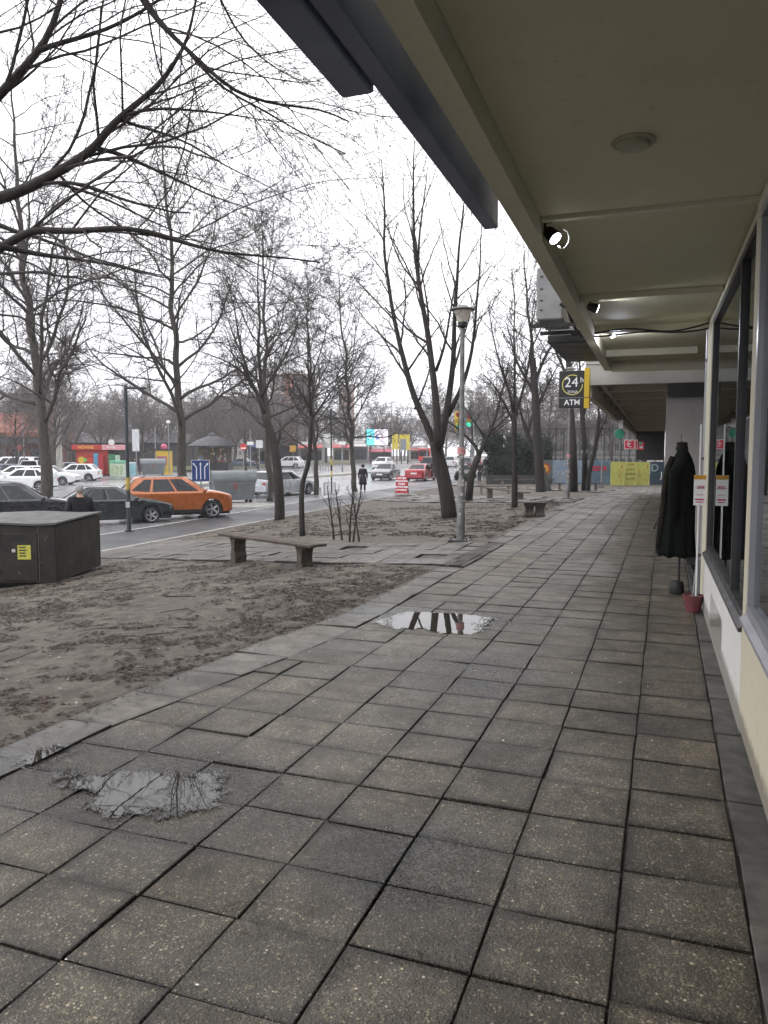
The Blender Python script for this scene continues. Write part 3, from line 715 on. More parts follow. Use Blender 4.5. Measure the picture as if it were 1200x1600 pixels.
for i in range(n+1):
    a = math.radians(62+i*300/n)
    pts.append((a))
for a0, a1 in zip(pts, pts[1:]):
    q = [(cxm+math.cos(a)*r_, czm+math.sin(a)*r_) for a, r_ in ((a0, rr_), (a1, rr_), (a1, rr_*.91), (a0, rr_*.91))]
    if max(p[0] for p in q) < xb-.002: b.prism(q, yb-.004, yb-.001)
b.build('ring', ring, t)
text('24', .225, wh, t, (cxm-.015, yb-.003, czm+.035), rot, 'lettering')
text('h', .12, wh, t, (xb-.033, yb-.003, czm+.075), rot, 'lettering')
text('ZONA', .058, wh, t, (cxm+.005, yb-.003, czm-.115), rot, 'lettering')
text('ATM', .125, wh, t, (cxm-.0, yb-.003, zb+.085), rot, 'lettering', bold=.002)

# euro sign and others farther under the arcade
t = thing('exchange_sign', 'red sign with white euro symbol hanging at the far end of the arcade', 'sign', (0, 0, 0), BR)
red = mat('sign_red', (.50, .02, .05), .45, bstr=0, var=.15, emit=.25)
Yq = 27.0; x0, z1 = P2(975.5, 687, Yq); x1, z0 = P2(996.5, 702, Yq)
b = MB(); b.box((x0, Yq, z0), (x1, Yq+.12, z1)); b.build('frame', M['white'], t)
b = MB(); b.box((x0+.02, Yq-.006, z0+.025), (x1-.02, Yq-.001, z1-.025)); b.build('panel', red, t)
text('€', .30, wh, t, (x0+.17, Yq-.01, (z0+z1)/2), rot)
for k in range(4): b = MB(); b.box((x1-.13, Yq-.01, z0+.05+k*.065), (x1-.06, Yq-.007, z0+.085+k*.065)); b.build('lettering', wh, t)
t = thing('shop_sign', 'small red and green lit sign right behind the euro sign', 'sign', (0, 0, 0), BR)
x0, z1 = P2(998, 690, 28.5); x1, z0 = P2(1006, 703, 28.5)
b = MB(); b.box((x0, 28.5, z0), (x1, 28.6, z1)); b.build('panel', red, t)
b = MB(); b.box((x0+.02, 28.49, z1-.10), (x1-.05, 28.498, z1-.02)); b.build('light_panel', mat('sign_green', (.03, .35, .22), .4, emit=.3, bstr=0), t)
b = MB(); b.box((x0+.03, 28.49, z0+.05), (x1-.03, 28.498, z0+.14)); b.build('lettering', wh, t)
t = thing('shop_sign', 'round green and white sign at the outer edge of the arcade roof', 'sign', (0, 0, 0), BR)
x, z = P2(968, 678, 24)
b = MB(); b.lathe([(.14, -.03), (.15, 0), (.14, .03)], 20, (x, 24, z), 'y'); b.build('panel', mat('sign_green2', (.03, .30, .18), .4, bstr=0), t, 40)
b = MB(); b.box((x-.02, 23.96, z+.16), (x+.10, 24.02, z+.42)); b.build('light_panel', M['white'], t)

# rack of sale signs, coat on stand, bucket
CX_, CYY = .17, 9.75
t = thing('coat', 'long black coat with a dark hood on a hanger in front of the shop', 'coat')
t.location = (CX_, CYY, 0)
cloth = mat('black_cloth', (.006, .008, .007), .95, spec=.12, var=.5, scale=6, bstr=.5, bscale=60)
olive = mat('olive_cloth', (.022, .020, .014), .95, spec=.12, var=.5, scale=9, bstr=.6, bscale=50)
b = MB(); rings = []
prof = [(.46, .235, .22), (.50, .24, .225), (.75, .225, .21), (1.0, .205, .19), (1.2, .19, .18), (1.4, .175, .19), (1.52, .155, .20), (1.62, .12, .18), (1.69, .08, .11), (1.73, .055, .07)]
for z, rx_, ry_ in prof:
    ring_ = []
    for k in range(48):
        a = 2*math.pi*k/48; fold = 1+(.11*math.sin(a*9+z*1.5)+.06*math.sin(a*14+2+z*3))*max(0, (1.5-z))
        ring_.append((math.cos(a)*rx_*.86*fold+.01*math.sin(z*6)+(z-1)*.04, math.sin(a)*ry_*fold, z+.012*math.sin(a*7) if z < .6 else z))
    rings.append(ring_)
b.loft(rings); b.build('coat_body', cloth, t, 180)
b = MB()
for s in (-1, 1): b.tube([(.02, s*.17, 1.60), (-.06, s*.225, 1.45), (-.075, s*.24, 1.2), (-.07, s*.235, .98), (-.06, s*.23, .90)], [.06, .068, .06, .052, .05], 14)
b.build('sleeve', cloth, t, 180)
b = MB(); b.tube([(-.09, -.08, 1.64), (-.13, -.08, 1.50), (-.165, -.08, 1.25), (-.185, -.08, .95), (-.215, -.08, .55)], [.03, .045, .04, .035, .04], 8); b.build('front_edging', olive, t, 180)
b = MB(); b.lathe([(.06, 1.70), (.075, 1.73), (.06, 1.77), (.068, 1.80), (.03, 1.81)], 9, (.01, 0, 0)); b.build('collar', olive, t, 60)
b = MB(); b.tube([(0, -.19, 1.60), (0, 0, 1.70), (0, .19, 1.60)], .012, 6); b.tube([(0, 0, 1.70), (0, 0, 1.83), (.0, .03, 1.87), (0, .0, 1.90)], .005, 6); b.build('hanger', M['blackmetal'], t)
t = thing('coat_stand', 'black stand with a heavy foot under the long coat', 'stand', (CX_, CYY, 0))
b = MB(); b.tube([(.02, 0, .15), (.02, 0, .46)], .014, 8); b.build('pole', M['blackmetal'], t)
b = MB(); b.lathe([(.085, .0), (.09, .02), (.075, .13), (.07, .15), (.0, .155)], 18); b.build('foot', M['black'], t, 40)
t = thing('walking_stick', 'thin dark stick leaning against the column beside the coat', 'stick', (0, 0, 0))
x, y = .06, 12.6; b = MB(); b.tube([(-.12, 12.55, .58), (-.0, 12.7, .85), (.13, 12.9, 1.15)], [.012, .010, .012], 6); b.build('shaft', M['blackmetal'], t)
b = MB(); b.tube([(-.145, 12.54, .5), (-.12, 12.55, .58)], [.025, .018], 6); b.build('handle', M['black'], t)
# the sale sign on a white pole in a red bucket
xs_, ys_ = gz(1090, 955, 0); xs_ -= .005
t = thing('sale_sign', 'white sale sign reading -20% on a thin pole in a red bucket', 'sign', (.345, 8.75, 0))
b = MB(); b.tube([(-.0, 0, .16), (.0, 0, 1.98)], .009, 8); b.build('pole', M['white'], t)
b = MB(); b.tube([(.012, .05, .1), (.012, .05, .55)], .028, 10); b.tube([(-.03, .02, .12), (.0, .03, .5)], .012, 8); b.build('base_post', M['greymetal'], t)
b = MB(); b.box((-.055, -.008, 1.13), (.065, .0, 1.45)); o = b.build('panel', M['white'], t)
b = MB(); b.box((-.054, -.012, 1.405), (.064, -.0095, 1.449)); b.build('header', mat('orange_print', (.55, .27, .02), .5, bstr=0), t)
mg = mat('magenta_print', (.45, .0, .09), .5, bstr=0)
text('-20%', .046, mg, t, (.006, -.0115, 1.32), rot, ext=.001, bold=.001)
text('na sve', .026, mg, t, (.006, -.0115, 1.245), rot, ext=.001)
b = MB(); b.box((-.04, -.0115, 1.185), (.05, -.0095, 1.20)); b.box((-.03, -.0115, 1.16), (.04, -.0095, 1.17)); b.build('lettering', mg, t)
t = thing('bucket', 'small red bucket of stones at the foot of the shop wall', 'bucket', (.32, 8.72, .0))
b = MB(); b.lathe([(.075, .0), (.105, .17), (.112, .175), (.10, .178), (.09, .14), (0, .14)], 20); b.build('bucket_body', mat('red_plastic', (.17, .045, .05), .5), t, 40)
b = MB()
for k in range(14): a = k*2.4; b.lathe([(.008, -.01), (.022, 0), (.010, .014)], 6, (math.cos(a)*.05*(k % 3)*.7, math.sin(a)*.05*(k % 3)*.7, .15))
b.build('stones', M['concrete'], t)
# bead curtain inside the display window
t = thing('bead_curtain', 'strings of shiny beads hanging inside the display window', 'bead curtain', (.72, 7.3, 0))
bead = mat('bead', (.75, .75, .78), .15, .3, bstr=0)
for k in range(4):
    b = MB()
    for i in range(150):
        z = 2.95-i*.0135
        if R.random() < .3: continue
        c = (R.gauss(0, .004), k*.07+R.gauss(0, .004), z); s = .006
        b.add([(c[0]+s, c[1], z), (c[0]-s, c[1], z), (c[0], c[1]+s, z), (c[0], c[1]-s, z), (c[0], c[1], z+s), (c[0], c[1], z-s)], [(0, 2, 4), (2, 1, 4), (1, 3, 4), (3, 0, 4), (2, 0, 5), (1, 2, 5), (3, 1, 5), (0, 3, 5)])
    b.build('string', bead, t, fix=False)
t = thing('drain_pipe', 'pale vertical pipe on the wall behind the sale sign', 'pipe', (.42, 9.45, 0))
b = MB(); b.tube([(0, 0, .0), (0, 0, 3.1)], .028, 12); b.build('pipe', M['frame'], t, 40)
for z in (.5, 1.6, 2.7): b = MB(); b.lathe([(.034, 0), (.034, .03)], 12, (0, 0, z)); b.build('clamp', M['blackmetal'], t)

# ------------------------------------------------------------------ cars
WH = {}
TYRE = mat('tyre', (.016, .016, .017), .85, var=.3, bstr=.2); RIM = mat('alloy', (.42, .43, .45), .35, .7, var=.2, bstr=0)
LRED = mat('tail_lens', (.42, .015, .02), .2, bstr=0, var=.2); LCLR = mat('head_lens', (.55, .57, .6), .12, .3, bstr=0, var=.3)
PLATE = mat('number_plate', (.72, .72, .72), .4, bstr=0, var=.05)
def wheel_mesh(r, detail):
    key = (r, detail)
    if key in WH: return WH[key]
    w = .2
    b = MB(); b.lathe([(r*.70, -w/2), (r*.9, -w/2), (r*.985, -w*.36), (r, -w*.2), (r, w*.2), (r*.985, w*.36), (r*.9, w/2), (r*.70, w/2)], 28, axis='y', cap=False)
    o = b.build('tyre', TYRE, None, 35); ty = o.data; bpy.data.objects.remove(o)
    b = MB(); b.lathe([(.001, w*.1), (r*.2, w*.12), (r*.6, w*.08), (r*.66, w*.2), (r*.71, w*.3), (r*.71, -w*.4), (0.001, -w*.4)], 28, axis='y', mi=0)
    for k in range(5 if detail else 5):
        a = 2*math.pi*k/5
        for da in (-.13, .13):
            p0 = (math.cos(a+da*2.2)*r*.12, w*.34, math.sin(a+da*2.2)*r*.12); p1 = (math.cos(a+da)*r*.67, w*.40, math.sin(a+da)*r*.67)
            b.tube([p0, p1], [r*.055, r*.045], 5, mi=1)
    b.lathe([(r*.64, w*.36), (r*.66, w*.46), (r*.73, w*.5), (r*.72, w*.3)], 28, axis='y', mi=1, cap=False); b.lathe([(0, w*.42), (r*.1, w*.42), (r*.14, w*.3)][::-1], 12, axis='y', mi=1)
    o = b.build('rim', [M['black'], RIM], None, 35); ri = o.data; bpy.data.objects.remove(o)
    WH[key] = (ty, ri); return WH[key]
KINDS = {  # L W H belt hood_front hood_back  xA  xB   xC   xD  deck wheel_r
 'sedan': dict(L=4.65, W=1.78, H=1.46, belt=.93, hf=.70, xA=1.02, xB=.28, xC=-.95, xD=-1.72, deck=1.02, r=.32, xf=1.42, xr=-1.32),
 'hatch': dict(L=4.2, W=1.76, H=1.48, belt=.93, hf=.72, xA=.98, xB=.30, xC=-1.45, xD=-1.98, deck=.98, r=.31, xf=1.27, xr=-1.33),
 'wagon': dict(L=4.7, W=1.80, H=1.47, belt=.94, hf=.72, xA=1.05, xB=.32, xC=-1.75, xD=-2.22, deck=.98, r=.32, xf=1.43, xr=-1.40),
 'suv': dict(L=4.52, W=1.86, H=1.74, belt=1.10, hf=.95, xA=1.22, xB=.42, xC=-1.62, xD=-2.12, deck=1.16, r=.375, xf=1.38, xr=-1.33),
 'van': dict(L=4.9, W=1.90, H=1.98, belt=1.15, hf=.95, xA=1.75, xB=.95, xC=-2.32, xD=-2.42, deck=1.15, r=.34, xf=1.60, xr=-1.45),
}
def car(label, x, y, rot, kind, col, group=None, name='parked_car', z=None, metal=.35, detail=True, cat='car', scale=1, lights=False):
    K = dict(KINDS[kind]); L, W, Hh = K['L'], K['W'], K['H']; hw = W/2; r = K['r']; belt = K['belt']
    zz = roadz(x, y) if z is None else z
    t = thing(name, label, cat, (x, y, zz+.004), rot, group); t.scale = (scale,)*3
    pm = cmat(col, .27, metal=metal, coat=1.0, var=.12, scale=1.5, bstr=0)
    xs = set(round(v, 3) for v in [-L/2+d for d in (0, .02, .07, .16, .3)]+[L/2-d for d in (0, .03, .09, .2, .36)]+lin(-L/2+.45, L/2-.5, 20)+[K['xA'], K['xD'], K['xA']+.12])
    Ra = r+.055
    for c in (K['xf'], K['xr']):
        for k in range(13): xs.add(round(c+Ra*math.cos(math.pi*k/12), 3))
        xs.add(round(c+Ra+.012, 3)); xs.add(round(c-Ra-.012, 3))
    xs = sorted(xs); base = .20 if kind != 'suv' else .26
    def wx(x):
        u = abs(x)/(L/2); return hw*(1-.03*u**2-.10*u**8-(.10*max(0, (u-.93)/.07)**2))
    def top(x):
        if x > K['xA']:
            u = (x-K['xA'])/(L/2-K['xA']); zt = belt+.06+(K['hf']-belt-.06)*u**1.6
            if u > .93: zt -= .10*((u-.93)/.07)**1.5
            return zt
        if x < K['xD']:
            u = (K['xD']-x)/max(.05, (K['xD']+L/2)); zt = K['deck']+.0-.03*u
            if u > .8: zt -= .16*((u-.8)/.2)**2
            return zt
        return belt+.04+(K['deck']-belt-.04)*max(0, min(1, (K['xA']-x)/(K['xA']-K['xD'])))**2
    rings = []
    for x_ in xs:
        w = wx(x_); zt = top(x_); zb = base; u = abs(x_)/(L/2)
        if u > .9: zb = base+.10*((u-.9)/.1)
        for c in (K['xf'], K['xr']):
            d = abs(x_-c)
            if d <= Ra+.001: zb = max(zb, r+math.sqrt(max(0, Ra*Ra-d*d)))
        sh = zt-.075; zb = min(zb, sh-.06)
        half = [(w*.86, zb), (w*.985, zb+.012), (w, zb+(sh-zb)*.35), (w*1.0, zb+(sh-zb)*.72), (w*.985, sh), (w*.93, zt-.022), (w*.80, zt), (w*.4, zt+.022)]
        rings.append([(x_, p, q) for p, q in half]+[(x_, 0, zt+.028)]+[(x_, -p, q) for p, q in half[::-1]])
    b = MB(); b.loft(rings, closed=True, cap=True); body = b.build('body', pm, t, 32)
    b = MB(); b.box((-L/2+.12, -hw*.80, .17), (L/2-.12, hw*.80, .55)); b.build('underbody', M['black'], t)
    # greenhouse
    bw, rw = hw*.90, hw*.66
    def ringz(f):
        z = belt+.02+(Hh-.045-belt-.02)*f; w = bw+(rw-bw)*f
        xf = K['xA']+(K['xB']-K['xA'])*f; xb = K['xD']+(K['xC']-K['xD'])*f
        return z, w, xf, xb
    def gring(z, w, xf, xb, ins=0):
        e = .10
        return [(xf+.07, 0, z), (xf+.05, w*.55, z), (xf-.02, w*.9, z), (xf-e, w, z), (0.0 if xb < -.3 else xb+.2, w+.012, z), (xb+e, w, z), (xb+.02, w*.9, z), (xb-.03, w*.5, z), (xb-.04, 0, z),
                (xb-.03, -w*.5, z), (xb+.02, -w*.9, z), (xb+e, -w, z), (0.0 if xb < -.3 else xb+.2, -w-.012, z), (xf-e, -w, z), (xf-.02, -w*.9, z), (xf+.05, -w*.55, z)]
    rg = [gring(*ringz(-.12)), gring(*ringz(0)), gring(*ringz(1))]
    z, w, xf, xb = ringz(1)
    rg += [gring(z+.025, w*.95, xf-.06, xb+.05), gring(z+.040, w*.8, xf-.22, xb+.2), gring(z+.046, w*.4, xf-.5, xb+.5)]
    b = MB(); b.loft(rg); b.build('cabin', pm, t, 40)
    def side(s, u, f):
        z, w, xf, xb = ringz(f); a, c = xf-.10, xb+.10
        return Vector((a+(c-a)*u, s*(w+.012*(1-abs(2*u-1))+.010), z))
    np_ = {'sedan': [(.05, .40), (.44, .74), (.77, .93)], 'hatch': [(.05, .40), (.44, .73), (.77, .95)], 'wagon': [(.04, .33), (.36, .62), (.65, .95)], 'suv': [(.05, .36), (.39, .68), (.72, .96)], 'van': [(.04, .26), (.30, .60), (.64, .95)]}[kind]
    f0, f1 = .06, .90
    for s in (1, -1):
        for i, (a, c) in enumerate(np_):
            b = MB(); q = [side(s, a+(.03 if i == 0 else 0), f0), side(s, c, f0), side(s, c, f1), side(s, a+(.06 if i == 0 else 0), f1)]
            if i == len(np_)-1: q[2] = side(s, c-.10, f1); q[1] = side(s, c, f0+.12)
            n = Vector((0, s*.006, 0)); b.add(q+[p+n for p in q], [(0, 1, 2, 3), (7, 6, 5, 4), (0, 4, 5, 1), (1, 5, 6, 2), (2, 6, 7, 3), (3, 7, 4, 0)]); b.build('side_window', M['carglass'], t)
    def glass(name, fx):
        b = MB(); pts = []
        for f in (.07, .93):
            z, w, xf, xb = ringz(f)
            X = (xf+.0) if fx > 0 else (xb-.0)
            for yy, dx in ((-.88, -.015), (-.52, .06), (0, .078), (.52, .06), (.88, -.015)):
                pts.append((X+fx*(abs(dx)*(.9 if fx > 0 else .55)*(1 if dx > 0 else -1)+.012), w*yy, z+.004))
        fs = [(i, i+1, i+6, i+5) for i in range(4)]; b.add(pts, fs); b.build(name, M['carglass'], t, 180)
    glass('windscreen', 1); glass('rear_window', -1)
    # wheels
    ty, ri = wheel_mesh(r, True)
    for xw in (K['xf'], K['xr']):
        for s in (1, -1):
            o = bpy.data.objects.new('wheel', ty); COL.objects.link(o); o.parent = t; o.location = (xw, s*(hw-.115), r); 
            if s < 0: o.rotation_euler = (0, 0, math.pi)
            q = bpy.data.objects.new('rim', ri); COL.objects.link(q); q.parent = o
    # lamps, plates, trim
    xe = L/2
    for s in (1, -1):
        b = MB(); zh = K['hf']-.10
        p = [(xe-.42, s*(wx(xe-.42)*.985+.004), zh+.03), (xe-.14, s*(wx(xe-.14)*.99+.006), zh-.04), (xe-.02, s*(wx(xe-.02)*.96), zh-.06), (xe+.004, s*wx(xe)*.62, zh-.07)]
        b.add([(a, c, d) for a, c, d in p]+[(p[0][0], p[0][1]*.985, zh+.085), (p[1][0]-.02, p[1][1]*.985, zh+.065), (p[2][0]-.05, p[2][1]*.97, zh+.045), (p[3][0]-.02, p[3][1], zh+.02)], [(0, 1, 5, 4), (1, 2, 6, 5), (2, 3, 7, 6)]); b.build('headlight', LCLR, t, 60)
        b = MB(); zt = (belt if kind != 'sedan' else K['deck'])-.12; xq = -L/2
        h = .16 if kind in ('sedan', 'wagon') else .28
        b.add([(xq+.30, s*(wx(xq+.3)*.99+.006), zt), (xq+.09, s*(wx(xq+.09)*.99+.005), zt), (xq-.006, s*wx(xq)*.93, zt), (xq-.008, s*wx(xq)*.6, zt),
               (xq+.26, s*(wx(xq+.26)*.98+.006), zt-h*.6), (xq+.07, s*(wx(xq+.07)*.995+.006), zt-h), (xq-.008, s*wx(xq)*.95, zt-h), (xq-.010, s*wx(xq)*.66, zt-h*.7)], [(0, 1, 5, 4), (1, 2, 6, 5), (2, 3, 7, 6)]); b.build('taillight', LRED, t, 60)
        b = MB(); b.box((K['xA']-.22, s*(hw*.93) if s > 0 else -hw-.16, belt+.0), (K['xA']-.10, hw+.16 if s > 0 else -hw*.93, belt+.13), bev=.03); b.build('mirror', pm, t, 60)
        for hx in (.30, -.62):
            b = MB(); b.box((hx-.09-.0, s*(hw+.012)-.01, belt-.16), (hx+.09, s*(hw+.012)+.01, belt-.135)); b.build('door_handle', pm, t)
        for hx in (.92, -.10, -1.02) if kind != 'van' else (1.5, .4, -.7):
            b = MB(); w_ = wx(hx)
            b.add([(hx, s*(w_*1.0+.004), .34), (hx+.012, s*(w_+.004), .34), (hx+.012, s*(w_*.985+.004), belt-.04), (hx, s*(w_*.985+.004), belt-.04)], [(0, 1, 2, 3)]); b.build('door_seam', M['black'], t)
    for xx, sg in ((L/2, 1), (-L/2, -1)):
        zq = .48 if sg > 0 else (.62 if kind != 'suv' else .8)
        b = MB(); b.box((xx-.01 if sg > 0 else xx-.02, -.26, zq), (xx+.02 if sg > 0 else xx+.01, .26, zq+.11)); b.build('number_plate', PLATE, t)
    b = MB(); b.box((L/2-.03, -hw*.42, K['hf']-.20), (L/2+.008, hw*.42, K['hf']-.10)); b.build('grille', M['black'], t)
    b = MB(); b.box((L/2-.06, -hw*.6, .27), (L/2+.012, hw*.6, .38)); b.build('air_intake', M['black'], t)
    if kind == 'suv':
        for s in (1, -1):
            b = MB(); b.box((-1.0+.0, s*(hw+.0)-.012, .26), (1.0, s*hw+.018, .40)); b.build('sill_trim', M['black'], t)
            b = MB(); b.tube([(.25, s*rw*.95, Hh-.02), (-.1, s*rw*.97, Hh+.02), (-1.2, s*rw*.97, Hh+.02), (-1.5, s*rw*.95, Hh-.03)], .016, 6); b.build('roof_rail', M['greymetal'], t)
    return t
def face(px, D): # azimuth of the line of sight
    return math.atan2((px-600)/F, 1)-YAW   # right of +Y positive
def carp(label, px, D, head, kind, col, **k):
    x, y = rd((px-600)/F*D, D); return car(label, x, y, math.radians(head), kind, col, **k)
PK = 'cars parked beside the lane'
carp('dark green saloon car in the parking bay behind the standing man', 171, 30.0, 47, 'sedan', (.016, .024, .026), group=PK)
carp('orange compact off-roader parked beyond the dark green saloon', 272, 32.0, 46, 'suv', (.40, .105, .018), group=PK)
carp('black estate car nearest the camera, cut by the left edge of the picture', 14, 28.0, 50, 'suv', (.012, .015, .02), group=PK, scale=.98)
carp('silver estate car pulling out beyond the street container', 442, 46.0, 78, 'wagon', (.42, .44, .46), name='moving_car')
WP = 'white cars parked across the road'
carp('white hatchback parked nearest the red kiosk', 118, 66, 205, 'hatch', (.74, .75, .76), group=WP, metal=0)
carp('white saloon car right behind the left roadside tree trunk', 78, 59, 22, 'hatch', (.72, .73, .75), group=WP, metal=0)
carp('lowest white hatchback, nearest of the white cars, just left of the roadside tree trunk', 36, 52, 205, 'hatch', (.74, .75, .77), group=WP, metal=0)
carp('white saloon car half hidden above the nearest white hatchback', 26, 60, 205, 'sedan', (.66, .67, .69), group=WP, metal=0)
carp('white pickup style van at the back left by the brick building', 22, 76, 200, 'van', (.70, .72, .74), group=WP, metal=0, cat='van', name='parked_van')
carp('white car with red rear lights beyond the other white cars', 50, 70, 128, 'suv', (.66, .66, .68), group=WP, metal=0)
carp('dark blue car half hidden behind the white cars by the pale tree', 112, 74, 15, 'hatch', (.03, .04, .08), group=WP)
carp('grey blue car at the far left edge behind the white cars', 2, 66, 200, 'hatch', (.12, .15, .2), group=WP)
TR = 'cars driving on the road'
carp('dark grey saloon car driving towards the camera beside the woman', 603, 68, -84, 'sedan', (.045, .045, .055), group=TR, name='moving_car')
carp('red saloon car driving away to the right of the dark grey saloon', 658, 66, 92, 'sedan', (.33, .015, .02), group=TR, name='moving_car')
carp('white car coming up behind the dark grey saloon', 598, 104, -88, 'suv', (.66, .66, .68), group=TR, name='moving_car', metal=0)
carp('white car parked on the grass side, right of the dark billboard kiosk', 451, 112, 190, 'suv', (.68, .68, .70), name='parked_car', group='cars across the junction', metal=0)
carp('blue grey car standing beyond the lawn left of the walking man', 377, 118, 185, 'sedan', (.10, .14, .20), group='cars across the junction')
carp('black minivan right behind the red saloon', 676, 90, 92, 'van', (.03, .035, .04), group=TR, name='moving_car', cat='van', scale=.95)
carp('white car queueing between the big forked tree and the tall lamp post', 706, 118, 95, 'suv', (.6, .6, .62), group=TR, name='moving_car', metal=0)
carp('dark pickup queueing just right of the tall lamp post', 731, 100, 94, 'suv', (.05, .05, .06), group=TR, name='moving_car')
carp('reddish car queueing at the right end of the traffic', 748, 118, 93, 'hatch', (.28, .05, .05), group=TR, name='moving_car')
carp('silver car farther up the road right of the lamp post', 722, 150, 94, 'suv', (.5, .5, .52), group=TR, name='moving_car')
# red bus
x, y = rd((672-600)/F*165, 165); t = thing('city_bus', 'red and white city bus in the distance behind the black minivan', 'bus', (x, y, roadz(x, y)), math.radians(92))
b = MB(); b.box((-5, -1.25, .35), (5, 1.25, 3.1), bev=.12); b.build('body', cmat((.5, .03, .03), .4, bstr=0), t)
b = MB(); b.box((-5.03, -1.1, 1.5), (-5.005, 1.1, 2.7)); b.build('rear_window', M['carglass'], t)
b = MB(); b.box((-4.6, -1.27, 1.4), (4.8, -1.255, 2.4)); b.build('side_window', M['carglass'], t)
b = MB(); b.box((-4.9, -1.15, 3.105), (4.9, 1.15, 3.25), bev=.05); b.build('roof', M['white'], t)
for xw in (-3, 3):
    for s in (-1, 1):
        b = MB(); b.lathe([(.0, -.15), (.48, -.15), (.48, .15), (0, .15)], 18, (xw, s*1.13, .48), 'y'); b.build('wheel', TYRE, t, 30)

# ------------------------------------------------------------------ benches
def bench(px0, D, rot, label, L=1.6, h=.44, group='stone and plank benches', legs='stone', zoff=0, loc=None):
    p = loc or at(px0, D); t = thing('park_bench', label, 'bench', (p[0], p[1], terr(p[0], p[1])+zoff), rot, group)
    wood = mat('bench_plank', (.085, .065, .048), .75, var=.5, scale=6, bstr=.5)
    b = MB()
    n = 3
    for k in range(n):
        y0 = -.19+k*.13; zz = h+.006*((k % 2))
        b.box((-L/2+.01*k, y0, zz-.045), (L/2-.015*k, y0+.12, zz), bev=.006)
    b.build('seat', wood, t)
    for s in (-1, 1):
        xl = s*L*.36
        if legs == 'stone':
            rings = []
            for z, w in ((-.08, .07), (.0, .07), (.05, .076), (.10, .070), (.13, .054), (.24, .050), (.30, .058), (.35, .078), (h-.046, .10)):
                rings.append([(xl-w+R.uniform(-.006, .006), -.12, z), (xl+w, -.12+R.uniform(-.01, .01), z), (xl+w+R.uniform(-.006, .006), .12, z), (xl-w, .12, z)])
            b = MB(); b.loft(rings); b.build('leg', mat('bench_stone', (.085, .07, .055), .9, var=.5, scale=9, bstr=.8), t)
        else:
            b = MB(); b.box((xl-.06, -.14, -.05), (xl+.06, .14, h-.047), bev=.01); b.build('leg', M['concrete'], t)
    return t
def seg_bench(a, c, label, **k):
    A, C = G(*a), G(*c); mid = (A+C)/2; d = C-A
    return bench(0, 0, math.atan2(d.y, d.x), label, L=d.length/.72, loc=(mid.x, mid.y), **k)
seg_bench((373, 880), (476, 884), 'weathered plank bench on two stone legs at the edge of the near bare earth', h=.45)
seg_bench((765, 779), (812, 781), 'first of two benches side by side right of the forked tree, nearer the camera', h=.44, legs='c')
seg_bench((752, 772), (794, 771), 'bench just behind and left of the front one by the slim dark trunk', h=.44, legs='c')
seg_bench((785, 759), (852, 758), 'long bench in front of the dark evergreen shrub', h=.44, legs='c')
seg_bench((874, 766), (931, 766), 'farthest bench, beside the thin far lamp post', h=.44, legs='c')
p = G(835, 806); t = thing('bench_stub', 'bench remains of two stone legs without planks beside the walkway', 'bench', (p.x, p.y, p.z), .25)
for s in (-1, 1):
    rings = []
    for z, w in ((-.05, .17), (.03, .19), (.1, .15), (.2, .15), (.3, .20), (.36, .235)): rings.append([(s*.14-.13*w/.2, -w, z), (s*.14+.13*w/.2, -w, z), (s*.14+.13*w/.2, w, z), (s*.14-.13*w/.2, w, z)])
    b = MB(); b.loft(rings); b.build('leg', mat('old_stone', (.06, .052, .045), .9, var=.5, bstr=.8), t)

# ------------------------------------------------------------------ lamp posts
def park_lamp(p, label, h, stickers=False, group='park lamps with bowl shades'):
    t = thing('lamp_post', label, 'lamp post', p, 0, group)
    post = mat('lamp_post_paint', (.20, .20, .20), .6, .3, var=.45, scale=5, bstr=.2)
    b = MB(); b.tube([(0, 0, 0), (0, 0, 1.15), (0, 0, 1.2), (0, 0, h-.38)], [.078, .07, .05, .042], 14); b.build('post', post, t, 40)
    if stickers:
        r = random.Random(2); pap = mat('old_paper', (.5, .47, .44), .8, var=.6, scale=14, bstr=0)
        for k in range(26):
            b = MB()
            a = r.uniform(-3.0, .2); z = r.uniform(.3, 1.75); rad = .079 if z < 1.15 else .062; s = r.uniform(.03, .07); da = s/rad
            rad2 = rad+.002+k*.0003
            b.add([(math.cos(a)*rad2, math.sin(a)*rad2, z), (math.cos(a+da)*rad2, math.sin(a+da)*rad2, z+.005), (math.cos(a+da)*rad2, math.sin(a+da)*rad2, z+s), (math.cos(a)*rad2, math.sin(a)*rad2, z+s*.9)], [(0, 1, 2, 3)]); b.build('sticker', pap, t)
        b = MB(); b.tube([(0, 0, 1.66), (0, 0, 1.80)], [.082, .078], 14, cap=False); b.build('sticker', mat('red_paper', (.42, .06, .09), .7, var=.5, scale=20, bstr=0, c2=(.5, .45, .43)), t)
    b = MB(); b.box((-.2, -.2, -.02), (.2, .2, .03), bev=.01)
    b.build('base_plate', M['blackmetal'], t)
    for sx in (-1, 1):
        for sy in (-1, 1): b = MB(); b.lathe([(.016, .03), (.016, .07), (.0, .075)], 6, (sx*.15, sy*.15, 0)); b.build('bolt', M['blackmetal'], t)
    b = MB(); b.lathe([(.03, h-.42), (.085, h-.38), (.095, h-.31), (.09, h-.30), (.0, h-.30)], 20); b.build('collar', M['black'], t, 40)
    b = MB(); b.lathe([(.09, h-.299), (.105, h-.26), (.135, h-.16), (.17, h-.09), (.0, h-.088)], 24); b.build('lamp_bowl', M['lampglass'], t, 60)
    b = MB(); b.lathe([(.17, h-.086), (.24, h-.075), (.245, h-.062), (.22, h-.045), (.12, h-.02), (.08, h+.01), (.0, h+.02)], 28); b.build('lamp_cap', post, t, 60)
    return t
park_lamp(G(720, 845), 'nearest lamp post with stickers and a bowl shade, right of the big forked tree', 4.45, True)
